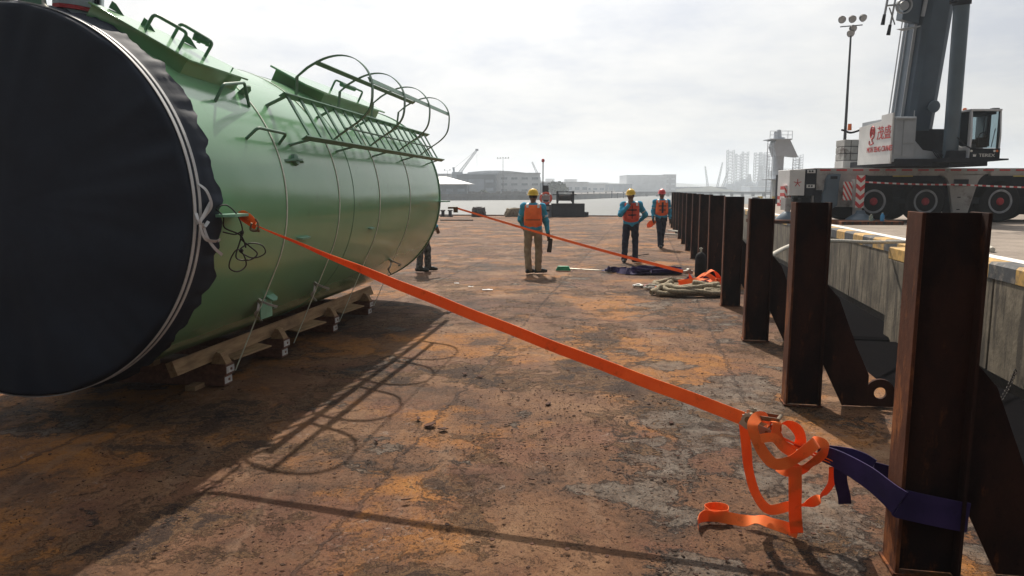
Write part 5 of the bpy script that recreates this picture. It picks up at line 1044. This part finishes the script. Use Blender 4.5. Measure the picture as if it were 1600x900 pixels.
def bush(x, y, z, r, label, name='bush', h=1.0, n=500, seed=1):
    g = random.Random(seed); o = thing(name, label, 'tree', (x, y, z)); b = MB(); b.cyl((0, 0, -.2), (0, 0, r*h*.7), .25, .12, 8); b.build('trunk', M['shore'], o); b = MB()
    for k in range(n):
        u = Vector((g.gauss(0, 1), g.gauss(0, 1), g.gauss(0, 1))).normalized()*r*(.55+.45*g.random())*(1+.25*math.sin(3*k)); u.z = abs(u.z)*h
        t_ = Matrix.Rotation(g.uniform(0, 6), 3, 'Z') @ Matrix.Rotation(g.uniform(0, 3), 3, 'X'); s_ = r*.13; b.add([u+t_ @ Vector(p) for p in ((-s_, -s_, 0), (s_, -s_, 0), (s_, s_, 0), (-s_, s_, 0))], [(0, 1, 2, 3)])
    b.build('crown', M['leaf'], o, smooth=0); return o
bush(17.5, 300, .3, 4.6, 'round dark tree clump at the right end of the white warehouse', h=.9, seed=2); bush(20.5, 318, .3, 3.2, 'smaller round tree just right of the dark tree clump', h=.9, seed=3); bush(-10, 262, .3, 1.6, 'low bush in front of the blue grey shed', h=.8, seed=4); bush(-16.2, 258, .3, 1.5, 'low bush next to the quay shed', h=.8, seed=5)
mast('light_mast', -3.35, 280, .4, 12.8, 'thin tall light mast standing in front of the white warehouse', (2.2, [(-2.0, .4, 0), (0, .5, 0), (2.0, .5, 0), (-1.0, .4, .1), (1.0, .45, -.1)]), .16)
mast('light_mast', -24.2, 280, .4, 8.5, 'short light mast above the quay shed roof', (1.2, [(-1, .3, 0), (1, .3, 0)]), .14)
def lattice(b, p0, p1, w0, w1, n=12, r=.06):
    p0, p1 = Vector(p0), Vector(p1); d = (p1-p0).normalized(); x = d.cross(Vector((0, 1, 0))).normalized(); y = d.cross(x)
    cs = [(-1, -1), (1, -1), (1, 1), (-1, 1)]; P = []
    for i in range(n+1):
        t_ = i/n; w_ = (w0+(w1-w0)*t_)/2; cc = p0.lerp(p1, t_); P.append([cc+x*a*w_+y*e_*w_ for a, e_ in cs])
    for i in range(n):
        for k in range(4): b.cyl(P[i][k], P[i+1][k], r, n=4, caps=False); b.cyl(P[i][k], P[i+1][(k+1) % 4], r*.6, n=4, caps=False); b.cyl(P[i][k], P[i][(k+1) % 4], r*.6, n=4, caps=False)
o = thing('crawler_crane', 'distant crawler crane with a long leaning lattice jib above the quay shed', 'crane', (-22.6, 320, .4)); b = MB(); b.bb((-3, -1.5, 5.5), (1.5, 1.5, 9)); b.bb((-1, -1, 0), (1, 1, 5.5)); b.cyl((-2.2, 0, 9), (-2.4, 0, 11), .4, .5, 8); b.build('crane_body', M['whd'], o, smooth=0)
b = MB(); lattice(b, (-.5, 0, 7.8), (7.6, 0, 18.2), 1.1, .6, 14, .09); b.build('jib', M['scaf'], o, smooth=0); b = MB(); b.cyl((-2.3, 0, 10.5), (7.6, 0, 18.3), .05, n=4); b.cyl((7.6, 0, 18.3), (7.7, 0, 3), .03, n=4); b.bb((7.0, -.4, 17.9), (8.3, .4, 18.7)); b.build('cable', M['scaf'], o, smooth=0)
o = thing('luffing_crane', 'distant pale crane jib leaning left behind the right end of the white warehouse', 'crane', (15, 420, .4)); b = MB(); lattice(b, (.8, 0, 7), (-3.8, 0, 17), 1.3, .5, 12, .09); b.build('jib', M['scaf'], o, smooth=0); b = MB(); b.bb((-1.4, -1.4, 0), (1.4, 1.4, 7)); b.build('crane_body', M['wh'], o, smooth=0)
for i, (x0, dx, hh) in enumerate(((205, -4, 26), (214, 5, 30), (219, 7, 24))):
    o = thing('harbour_crane', ['hazy leaning crane in the far dock, left of three', 'hazy tallest crane in the far dock, middle of three', 'hazy crane in the far dock, nearest the drilling rig legs'][i], 'crane', (x0, 780, .4)); b = MB(); lattice(b, (0, 0, 2), (dx, 0, hh), 1.8, .8, 10, .16); b.build('jib', M['scaf'], o, smooth=0); b = MB(); b.bb((-2, -2, 0), (2, 2, 4)); b.build('crane_body', M['whd'], o, smooth=0)
# jack-up rig legs, each leg its own lattice tower
RG = [(262, 49, 9), (275, 45, 8), (286, 48, 8), (295, 46, 9), (304, 47, 8), (312, 45, 8), (321, 44, 8), (347, 44, 11), (329, 40, 7)]
for i, (x, h_, w_) in enumerate(RG):
    o = thing('rig_leg', ['first tall lattice rig leg of the far row, leftmost', 'second rig leg from the left of the far row', 'third rig leg from the left, just before the middle pair', 'fourth rig leg from the left, slightly wider', 'fifth rig leg from the left of the far row', 'sixth rig leg from the left of the far row', 'seventh rig leg, just left of the white tower column', 'widest rig leg, visible right of the white tower', 'short rig leg hidden partly behind the white tower'][i], 'rig leg', (x, 900+10*(i % 3), .4), 0, 'drilling rig legs in the far dock')
    b = MB(); lattice(b, (0, 0, 3), (0, 0, h_), w_*.8, w_*.8, 13, .42); b.build('lattice', M['scaf'], o, smooth=0)
    b = MB(); b.bb((-w_*.6, -5, 0), (w_*.6, 5, 9+3*(i % 3))); b.build('foot_deck', M['whd'], o, smooth=0)
g = random.Random(3)
for i in range(4):
    o = thing('drilling_rig', ['hazy rig tower left of centre among the rig legs', 'hazy tallest derrick in the middle of the rig legs', 'hazy derrick right of the tallest one', 'hazy rig hull right below the white tower head'][i], 'rig', (279+i*13, 880, .4)); b = MB(); hh = (20, 30, 24, 14)[i]
    lattice(b, (0, 0, 6), (0, 0, hh), 6, 2, 8, .5); b.build('derrick', M['scaf'], o, smooth=0); b = MB()
    for k in range(7): b.box((g.uniform(-6, 6), 0, 3+g.uniform(0, 5)), (g.uniform(3, 7), 6, g.uniform(3, 9)))
    b.build('rig_hull', M['whd'], o, smooth=0)
# jetty on piles far right, small craft
b = MB(); b.bb((64, 398, .0), (190, 402, .9))
for k in range(22): b.bb((66+k*5.7, 398.5, -1.8), (67+k*5.7, 401, 0))
tag(b.build('jetty', M['shore'], smooth=0), 'long low jetty on piles crossing the water behind the post row', 'jetty')
for i, (x, y, lab) in enumerate(((55.5, 430, 'small dark workboat off the far shore, left of the man rubbing his chin'), (64, 470, 'small pale workboat off the far shore, beside the dark one'))):
    o = thing('workboat', lab, 'boat', (x, y, -1.6)); b = MB(); b.prism([(-5, 1.3), (-4.3, 0), (4, 0), (5.6, 1.7), (3, 1.4)], (0, -1.2, 0), (1, 0, 0), (0, 0, 1), (0, 2.4, 0)); b.build('hull', M['cdark' if i == 0 else 'shed'], o, smooth=0); b = MB(); b.bb((-2.5, -.9, 1.3), (1, .9, 3.0)); b.cyl((0, 0, 3), (0, 0, 5), .08, n=6); b.build('wheelhouse', M['white'], o, smooth=0)
for i in range(8):
    x = 52+i*2.7; o = thing('mooring_pile', ['first of the eight mooring piles in the water, leftmost', 'second mooring pile from the left', 'third mooring pile from the left', 'fourth mooring pile from the left', 'fifth mooring pile from the left', 'sixth mooring pile from the left', 'seventh mooring pile from the left', 'last mooring pile, nearest the workboats'][i], 'pile', (x-24, 300+i*2, -2)); b = MB(); b.cyl((0, 0, 0), (0, 0, 2.6+.4*(i % 3)), .22, n=8); b.build('pile_shaft', M['cdark'], o)
# ================================================================ people: smooth blended bodies from a distance field, meshed with surface nets
def sdf_mesh(prims, h=.012, k=.03, noise=0.0, seed=0, cuts=()):
    lo = np.array([1e9]*3); hi = -lo
    for p in prims:
        if p[0] == 'c': a, b_, ra, rb = np.array(p[1]), np.array(p[2]), p[3], p[4]; r = max(ra, rb); lo = np.minimum(lo, np.minimum(a, b_)-r); hi = np.maximum(hi, np.maximum(a, b_)+r)
        else: c_, rr = np.array(p[1]), max(p[2])*1.02; lo = np.minimum(lo, c_-rr); hi = np.maximum(hi, c_+rr)
    lo -= 4*h+k*.5; hi += 4*h+k*.5; n = np.ceil((hi-lo)/h).astype(int)+1
    ax = [lo[i]+h*np.arange(n[i]) for i in range(3)]; F = np.full(n, 1.0)
    for p in prims:
        if p[0] == 'c': a, b_, ra, rb = np.array(p[1], float), np.array(p[2], float), p[3], p[4]; r = max(ra, rb); l2 = np.minimum(a, b_)-r; h2 = np.maximum(a, b_)+r
        else: c_, rr = np.array(p[1], float), np.array(p[2], float); l2 = c_-max(rr); h2 = c_+max(rr)
        mg = k*1.6+3*h; i0 = np.maximum(0, np.floor((l2-mg-lo)/h).astype(int)); i1 = np.minimum(n, np.ceil((h2+mg-lo)/h).astype(int)+1)
        sl = tuple(slice(i0[j], i1[j]) for j in range(3)); X, Y, Z = np.meshgrid(*[ax[j][sl[j]] for j in range(3)], indexing='ij')
        kk = k
        if p[0] == 'c':
            d = b_-a; L2 = max(d@d, 1e-9); t = np.clip(((X-a[0])*d[0]+(Y-a[1])*d[1]+(Z-a[2])*d[2])/L2, 0, 1)
            D = np.sqrt((X-a[0]-t*d[0])**2+(Y-a[1]-t*d[1])**2+(Z-a[2]-t*d[2])**2)-(ra+(rb-ra)*t)
            if len(p) > 5: kk = p[5]
        else:
            x, y, z = X-c_[0], Y-c_[1], Z-c_[2]
            if len(p) > 3 and p[3]: # yaw rotation
                ca, sa = math.cos(p[3]), math.sin(p[3]); x, y = x*ca+y*sa, -x*sa+y*ca
            q_ = np.sqrt((x/rr[0])**2+(y/rr[1])**2+(z/rr[2])**2); q2 = np.sqrt((x/rr[0]**2)**2+(y/rr[1]**2)**2+(z/rr[2]**2)**2)+1e-9; D = q_*(q_-1)/q2
            if len(p) > 4: kk = p[4]
        A = F[sl]; hh = np.clip(.5+.5*(A-D)/kk, 0, 1); F[sl] = A*(1-hh)+D*hh-kk*hh*(1-hh)
    X, Y, Z = np.meshgrid(*ax, indexing='ij')
    if noise:
        F = F+noise*(np.sin(X*31+Z*17+seed)*np.sin(Z*23-Y*19+seed*2)+.6*np.sin(Z*47+X*29+seed)*np.sin(Y*41+Z*11))
    for (pt, nr) in cuts: F = np.maximum(F, (X-pt[0])*nr[0]+(Y-pt[1])*nr[1]+(Z-pt[2])*nr[2])
    S = F < 0; c8 = sum(S[i:n[0]-1+i, j:n[1]-1+j, l:n[2]-1+l].astype(int) for i in (0, 1) for j in (0, 1) for l in (0, 1))
    act = (c8 > 0) & (c8 < 8); idx = -np.ones(act.shape, int); cells = np.argwhere(act); idx[act] = np.arange(len(cells))
    acc = np.zeros((len(cells), 3)); cnt = np.zeros(len(cells))
    for i in (0, 1):
        for j in (0, 1):
            for axis in range(3):
                o0 = [0, 0, 0]; others = [q_ for q_ in range(3) if q_ != axis]; o0[others[0]] = i; o0[others[1]] = j; o1 = list(o0); o1[axis] = 1
                f0 = F[tuple((cells+o0).T)]; f1 = F[tuple((cells+o1).T)]; m_ = (f0 < 0) != (f1 < 0); t = np.where(m_, f0/(f0-f1+1e-12), 0)
                P = np.array(o0, float)[None, :].repeat(len(cells), 0); P[:, axis] = t; acc[m_] += P[m_]; cnt[m_] += 1
    vs = lo+h*(cells+acc/cnt[:, None]); fs = []
    for axis in range(3):
        a, b_ = [q_ for q_ in range(3) if q_ != axis]; sh = [slice(None)]*3; s0 = list(sh); s1 = list(sh); s0[axis] = slice(0, n[axis]-1); s1[axis] = slice(1, n[axis])
        cr = S[tuple(s0)] != S[tuple(s1)]; E_ = np.argwhere(cr); ins = S[tuple(s0)][cr]
        ok = (E_[:, a] > 0) & (E_[:, b_] > 0) & (E_[:, a] < n[a]-1) & (E_[:, b_] < n[b_]-1); E_ = E_[ok]; ins = ins[ok]
        q4 = []
        for da, db in ((1, 1), (0, 1), (0, 0), (1, 0)):
            q_ = E_.copy(); q_[:, a] -= da; q_[:, b_] -= db; q4.append(idx[tuple(q_.T)])
        q4 = np.array(q4).T; flip = ins if axis != 1 else ~ins
        q4[~flip] = q4[~flip][:, ::-1]; fs += [tuple(int(v) for v in f) for f in q4]
    return [tuple(v) for v in vs], fs
def sdf_obj(name, prims, mat, parent, **kw):
    v, f = sdf_mesh(prims, **kw); b = MB(); b.v = v; b.f = f; b.m = [0]*len(f); return b.build(name, mat, parent, smooth=75)
def lerp(a, b, t): return tuple(a[i]+(b[i]-a[i])*t for i in range(3))
def person(name, label, loc, J, trousers, vest=None, helmet='helmy', shirt='shirt', glove=False, vest_front=False, face=(0, -1), group=None, bootlen=.20):
    """J: joints in local metres. face: horizontal facing of the head"""
    o = thing(name, label, 'person', loc); g = {k: tuple(v) for k, v in J.items()}; fx, fy = face; fn = Vector((fx, fy, 0)).normalized(); rt_ = Vector((fn.y, -fn.x, 0)) # person's own left/right axis
    H = Vector(g['head']); body = []
    def C(a, b, ra, rb, kk=None): body.append(('c', a, b, ra, rb) if kk is None else ('c', a, b, ra, rb, kk))
    pv, ch, nk = g['pelvis'], g['chest'], g['neck']
    bx_ = Vector(J['shR'])-Vector(J['shL']); bx_.normalize(); yaw = math.atan2(bx_.y, bx_.x)
    body.append(('e', pv, (.165, .115, .13), yaw)); body.append(('e', lerp(pv, ch, .5), (.145, .10, .20), yaw)); body.append(('e', ch, (.185, .115, .20), yaw))
    C(g['shL'], g['shR'], .060, .060); C(lerp(ch, nk, .5), nk, .07, .055); C(nk, tuple(H-Vector((0, 0, .06))), .052, .052)
    # head with brow, nose, jaw, ears
    hy = math.atan2(rt_.y, rt_.x)
    body.append(('e', tuple(H), (.077, .095, .115), hy, .02)); body.append(('e', tuple(H+fn*.028-Vector((0, 0, .065))), (.052, .055, .055), hy, .03))
    body.append(('c', tuple(H+fn*.088+Vector((0, 0, .012))), tuple(H+fn*.108-Vector((0, 0, .022))), .010, .016, .012)); body.append(('c', tuple(H+fn*.080+rt_*.035+Vector((0, 0, .028))), tuple(H+fn*.080-rt_*.035+Vector((0, 0, .028))), .012, .012, .012))
    body.append(('c', tuple(H+fn*.082+rt_*.018-Vector((0, 0, .052))), tuple(H+fn*.082-rt_*.018-Vector((0, 0, .052))), .010, .010, .01))
    for s_ in (-1, 1): body.append(('e', tuple(H+rt_*s_*.078-Vector((0, 0, .005))), (.012, .02, .032), hy, .008))
    for S_ in 'LR':
        C(g['sh'+S_], g['el'+S_], .052, .040); C(g['el'+S_], g['wr'+S_], .040, .027); hip = g['hip'+S_]
        C(hip, g['kn'+S_], .085, .055); C(g['kn'+S_], g['an'+S_], .055, .038); ft = Vector(g['an'+S_])+Vector(g['toe'+S_]).normalized()*.13; C(g['an'+S_], (ft.x, ft.y, .045), .038, .035)
        # hand: palm, four fingers with a bend, thumb from the side of the palm
        W = Vector(g['wr'+S_]); hd = Vector(g['hand'+S_]).normalized(); pn = Vector(g.get('palm'+S_, (0, 1, 0))); pn = (pn-hd*pn.dot(hd)).normalized(); sd_ = hd.cross(pn)
        if S_ == 'L': sd_ = -sd_
        for q_ in (-.022, 0, .022): body.append(('c', tuple(W+hd*.015+sd_*q_*.7), tuple(W+hd*.085+sd_*q_), .018, .015, .012))
        for i, (q_, ln) in enumerate(((-.030, .066), (-.010, .078), (.010, .073), (.030, .056))):
            a_ = W+hd*.085+sd_*q_; b2 = a_+hd*ln*.55+pn*.006; c2 = b2+(hd*.8+pn*.6).normalized()*ln*.5; body.append(('c', tuple(a_), tuple(b2), .0095, .0088, .006)); body.append(('c', tuple(b2), tuple(c2), .0088, .0075, .006))
        a_ = W+hd*.03-sd_*.028; b2 = a_+(hd*.7-sd_*.75).normalized()*.038; body.append(('c', tuple(a_), tuple(b2), .012, .010, .008)); body.append(('c', tuple(b2), tuple(b2+(hd+pn*.4).normalized()*.032), .010, .0085, .006))
    bo = sdf_obj('body', body, M['skin'], o, h=.0095, k=.035)
    for s_ in (-1, 1):
        b = MB(); b.ball(H+fn*.083+rt_*s_*.031+Vector((0, 0, .006)), .011, 8); b.build('eye', M['white'], o); b = MB(); b.ball(H+fn*.090+rt_*s_*.031+Vector((0, 0, .006)), .0055, 6); b.build('pupil', M['black'], o)
    hp_ = MB(); hp_.ball(H+Vector((0, 0, .012))-fn*.012, .1, 18, sc=(.84, .98, 1.1)); vv = []; 
    hv = MB(); hv.ball((0, 0, 0), .1, 20, sc=(.86, 1.02, 1.12)); R3 = Matrix.Rotation(hy, 3, 'Z')
    hv.v = [tuple(R3 @ Vector((v[0], v[1], max(v[2], -.045)))+H+Vector((0, 0, .014))-fn*.012) for v in hv.v]; hv.build('hair', M['hair'], o)
    # shirt
    sh = [('e', lerp(pv, ch, .1), (.185, .135, .15), yaw), ('e', lerp(pv, ch, .5), (.178, .130, .22), yaw), ('e', ch, (.205, .135, .21), yaw), ('c', g['shL'], g['shR'], .078, .078), ('c', lerp(ch, nk, .6), lerp(ch, nk, .93), .085, .062)]
    for S_ in 'LR':
        m1 = lerp(g['sh'+S_], g['el'+S_], .55); sh += [('c', g['sh'+S_], m1, .076, .064), ('c', m1, g['el'+S_], .064, .058), ('c', g['el'+S_], lerp(g['el'+S_], g['wr'+S_], .9), .060, .043)]
    sdf_obj('shirt', sh, M[shirt], o, h=.014, k=.04, noise=.0055, seed=loc[0], cuts=[((0, 0, pv[2]-.10), (0, 0, -1))])
    # trousers
    tr = [('e', (pv[0], pv[1], pv[2]-.01), (.172, .125, .13), yaw)]
    for S_ in 'LR':
        a_ = Vector(g['an'+S_]); a_.z = .075; tr += [('c', g['hip'+S_], lerp(g['hip'+S_], g['kn'+S_], .6), .098, .082), ('c', lerp(g['hip'+S_], g['kn'+S_], .6), g['kn'+S_], .082, .074), ('c', g['kn'+S_], tuple(a_), .074, .070)]
    sdf_obj('trousers', tr, M[trousers], o, h=.014, k=.03, noise=.007, seed=loc[1], cuts=[((0, 0, pv[2]+.07), (0, 0, 1)), ((0, 0, .055), (0, 0, -1))])
    for S_ in 'LR':
        a_ = Vector(g['an'+S_]); d_ = Vector(g['toe'+S_]).normalized(); z_ = a_.z-.08
        bt = [('c', (a_.x, a_.y, z_+.09), (a_.x, a_.y, z_+.14), .052, .055), ('c', (a_.x-d_.x*.05, a_.y-d_.y*.05, z_+.05), (a_.x+d_.x*bootlen*.5, a_.y+d_.y*bootlen*.5, z_+.052), .048, .050), ('c', (a_.x+d_.x*bootlen*.5, a_.y+d_.y*bootlen*.5, z_+.05), (a_.x+d_.x*bootlen*.9, a_.y+d_.y*bootlen*.9, z_+.042), .050, .040)]
        sdf_obj('boot', bt, M['boot'], o, h=.011, k=.02, cuts=[((0, 0, z_+.008), (0, 0, -1))])
        if glove:
            W = Vector(g['wr'+S_]); hd = Vector(g['hand'+S_]).normalized(); pn = Vector(g.get('palm'+S_, (0, 1, 0))); pn = (pn-hd*pn.dot(hd)).normalized(); sd_ = hd.cross(pn)
            gl = [('c', tuple(W-hd*.05), tuple(W+hd*.02), .040, .036), ('c', tuple(W+hd*.02), tuple(W+hd*.09), .036, .036)]
            for q_, ln in ((-.033, .06), (-.011, .075), (.012, .07), (.034, .05)): gl.append(('c', tuple(W+hd*.09+sd_*q_), tuple(W+hd*(.09+ln)+sd_*q_+pn*.02), .015, .012, .006))
            s2_ = -1 if S_ == 'R' else 1; gl.append(('c', tuple(W+hd*.03+sd_*s2_*.03), tuple(W+hd*.075+sd_*s2_*.065), .016, .013, .008)); sdf_obj('glove', gl, M['glove'], o, h=.010, k=.012)
    if vest:
        up_ = Vector(nk)-Vector(pv); up_.normalize(); bfn = Vector((-bx_.y, bx_.x, 0)) # body normal
        vp = [('e', lerp(pv, ch, .42), (.190, .165, .17), yaw), ('e', lerp(pv, ch, .85), (.200, .17, .19), yaw), ('e', lerp(ch, nk, .22), (.175, .165, .17), yaw)]
        for s_ in (-1, 1):
            a_ = Vector(ch)+bx_*s_*.105+Vector((0, 0, .02)); vp.append(('c', tuple(a_+bfn*.08-Vector((0, 0, .18))), tuple(a_+bfn*.075+Vector((0, 0, .12))), .085, .07, .02)); vp.append(('c', tuple(a_-bfn*.08-Vector((0, 0, .18))), tuple(a_-bfn*.075+Vector((0, 0, .12))), .085, .07, .02))
            vp.append(('c', tuple(a_+bfn*.06+Vector((0, 0, .14))), tuple(a_-bfn*.06+Vector((0, 0, .14))), .055, .055, .03))
        vz = lerp(pv, ch, .42)[2]-.13; vo = sdf_obj('life_vest', vp, M[vest], o, h=.012, k=.03, noise=.003, seed=3, cuts=[((0, 0, vz), (0, 0, -1)), ((0, 0, nk[2]-.015), (0, 0, 1)), (tuple(Vector(ch)+bx_*.212), tuple(bx_)), (tuple(Vector(ch)-bx_*.212), tuple(-bx_))])
        fr2 = fn if vest_front else -fn
        bfr = bfn if bfn.dot(Vector((fx, fy, 0))) > 0 else -bfn
        for s_ in (-1, 1):
            b = MB(); a_ = Vector(ch)+bx_*s_*.115; b.ribbon([a_-bfr*.155+Vector((0, 0, .13)), a_-bfr*.13+Vector((0, 0, .195)), a_+Vector((0, 0, .225)), a_+bfr*.13+Vector((0, 0, .195)), a_+bfr*.16+Vector((0, 0, .12))], tuple(bx_), .05, .004); b.build('shoulder_tape', M['refl'], vo)
        if vest_front:
            for zz_ in (-.10, .02):
                b = MB(); cc = Vector(ch)+Vector((0, 0, zz_)); b.ribbon([cc+bx_*math.cos(a)*.205+bfr*math.sin(a)*.180 for a in [R_(x) for x in range(20, 161, 14)]], (0, 0, 1), .028, .004); b.box(tuple(cc+bfr*.186), (.05, .02, .04), Matrix.Rotation(yaw, 3, 'Z')); b.build('buckle_strap', M['buckle'], vo)
            b = MB(); cc = Vector(ch); b.box(tuple(cc+bfr*.176-Vector((0, 0, .03))), (.012 if vest == 'vest2' else .055, .012, .32), Matrix.Rotation(yaw, 3, 'Z')); b.build('zip', M['buckle'], vo)
        else:
            b = MB(); cc = Vector(ch)-Vector((0, 0, .12)); b.box(tuple(cc-bfr*.168), (.30, .004, .012), Matrix.Rotation(yaw, 3, 'Z')); b.build('seam', M['buckle'], vo)
    # sleeve tape
    for S_ in 'LR':
        a_, b_ = Vector(g['sh'+S_]), Vector(g['el'+S_]); p = a_.lerp(b_, .62); d_ = (b_-a_).normalized(); b = MB(); b.lathe([(.070, -.02), (.073, -.02), (.071, .02), (.068, .02)], p, d_, 20, close=True); b.build('sleeve_tape', M['refl'], o)
    # helmet: shell, brim, peak, ridge
    b = MB(); HC = H+Vector((0, 0, .045)); b.lathe([(.001, .118), (.035, .114), (.07, .098), (.098, .066), (.112, .022), (.116, -.008), (.128, -.018), (.128, -.023), (.108, -.016)], HC, (0, 0, 1), 28)
    b.v = [tuple((Vector(v)-HC)+HC+fn*max(0, (Vector(v)-HC).dot(fn))*.10) for v in b.v]
    b.prism([(-.085, .0), (-.06, .055), (0, .075), (.06, .055), (.085, 0)], HC+fn*.095+Vector((0, 0, -.022)), rt_, fn-Vector((0, 0, .25)), Vector((0, 0, .007)))
    b.tube([HC+fn*.105*math.cos(a)+Vector((0, 0, .121*math.sin(a))) for a in [R_(x) for x in range(15, 170, 12)]], .010, 6); b.build('helmet', M[helmet], o, smooth=50)
    return o
def std(hx=0, hy=0, lean=0): return dict(pelvis=(0, 0, .95), chest=(0, lean, 1.26), neck=(0, lean*1.2, 1.46), head=(0+hx, lean*1.3+hy, 1.62))
# 1: back to the camera, weight on the right leg
J = std(-.0, .02); J.update(shL=(-.19, .0, 1.41), shR=(.19, -.02, 1.40), elL=(-.26, .06, 1.14), elR=(.27, .02, 1.10), wrL=(-.20, .26, .98), wrR=(.315, .03, .86), handL=(.3, .6, -.5), palmL=(0, 0, -1), handR=(.1, .1, -1), palmR=(-1, 0, 0),
    hipL=(-.095, 0, .90), hipR=(.095, 0, .90), knL=(-.115, .02, .50), knR=(.125, .05, .50), anL=(-.085, 0, .09), anR=(.105, .05, .09), toeL=(.45, .6, 0), toeR=(.9, .35, 0))
p1 = person('person', 'person seen from behind in yellow helmet, orange vest and khaki trousers, watching the deck', (.44, 15.48, 0), J, 'khaki', 'vest', 'helmy', glove=True, face=(.25, 1), vest_front=False)
b = MB(); b.box((.335, .03, .60), (.10, .05, .30), Matrix.Rotation(.12, 3, 'Y'), taper=.85); bag = b.build('glove_bundle', M['glove'], None, bevel=.02); bag.location = (.46, 15.48, 0); tag(bag, 'dark bundle of gloves held low by the man in khaki trousers', 'gloves')
# 2: facing us, hand at chin, other hand on hip
J = std(-.02, -.02); J.update(shL=(-.19, .0, 1.40), shR=(.19, 0, 1.41), elL=(-.27, -.12, 1.17), wrL=(-.07, -.20, 1.42), handL=(.35, .25, .75), palmL=(.3, 1, .1), elR=(.36, .08, 1.16), wrR=(.22, .10, 1.00), handR=(-.15, .1, -1), palmR=(-1, 0, 0),
    hipL=(-.095, 0, .90), hipR=(.095, 0, .90), knL=(-.13, -.02, .50), knR=(.115, .02, .50), anL=(-.145, 0, .09), anR=(.125, 0, .09), toeL=(-.15, -1, 0), toeR=(.85, -.7, 0))
person('person', 'person in yellow helmet and red buckled vest, one hand on chin, other on hip', (2.86, 17.85, 0), J, 'navy', 'vest2', 'helmy', face=(-.35, -1), vest_front=True)
# 3: walking towards us, arms down
J = std(0, -.01); J.update(shL=(-.19, .0, 1.40), shR=(.19, 0, 1.40), elL=(-.25, .0, 1.12), elR=(.25, .04, 1.12), wrL=(-.26, -.10, .90), wrR=(.27, -.03, .88), handL=(0, -.2, -1), palmL=(1, 0, 0), handR=(0, -.15, -1), palmR=(-1, 0, 0),
    hipL=(-.085, 0, .90), hipR=(.085, 0, .90), knL=(-.06, -.10, .50), knR=(.06, .04, .50), anL=(-.03, -.10, .09), anR=(.06, .22, .13), toeL=(-.1, -1, 0), toeR=(.1, -1, 0))
person('person', 'person in red helmet and open orange vest walking beside the row of posts', (4.50, 22.4, 0), J, 'navy', 'vest', 'helmr', glove=True, face=(0, -1), vest_front=True)
b = MB(); b.ribbon(spline([(-.42, -.2, .72), (-.34, -.18, .80), (-.26, -.15, .76), (-.22, -.14, .83), (-.33, -.14, .70), (-.46, -.2, .68)], 6), (0, .3, 1), .10, .01); ob = b.build('webbing_bundle', M['orange']); ob.location = (4.50, 22.4, 0); tag(ob, 'bundle of orange webbing carried by the man in the red helmet', 'webbing')
# 4: mostly hidden by the far end of the tank, stepping to the right
J = std(0, 0); J.update(pelvis=(0, 0, .95), shL=(-.05, .18, 1.40), shR=(.05, -.18, 1.40), elL=(.0, .25, 1.12), elR=(.16, -.24, 1.14), wrL=(.1, .25, .9), wrR=(.34, -.24, .98), handL=(.3, 0, -1), palmL=(0, -1, 0), handR=(.25, 0, -1), palmR=(0, 1, 0),
    hipL=(0, .09, .90), hipR=(0, -.09, .90), knL=(.10, .10, .50), knR=(-.02, -.10, .50), anL=(.10, .10, .09), anR=(-.06, -.10, .09), toeL=(1, .1, 0), toeR=(1, -.2, 0))
person('person', 'person in camouflage trousers and blue sleeves, nearly hidden behind the far end of the tank', (-1.93, 15.9, 0), J, 'camo', None, 'helmy', face=(1, -.2))
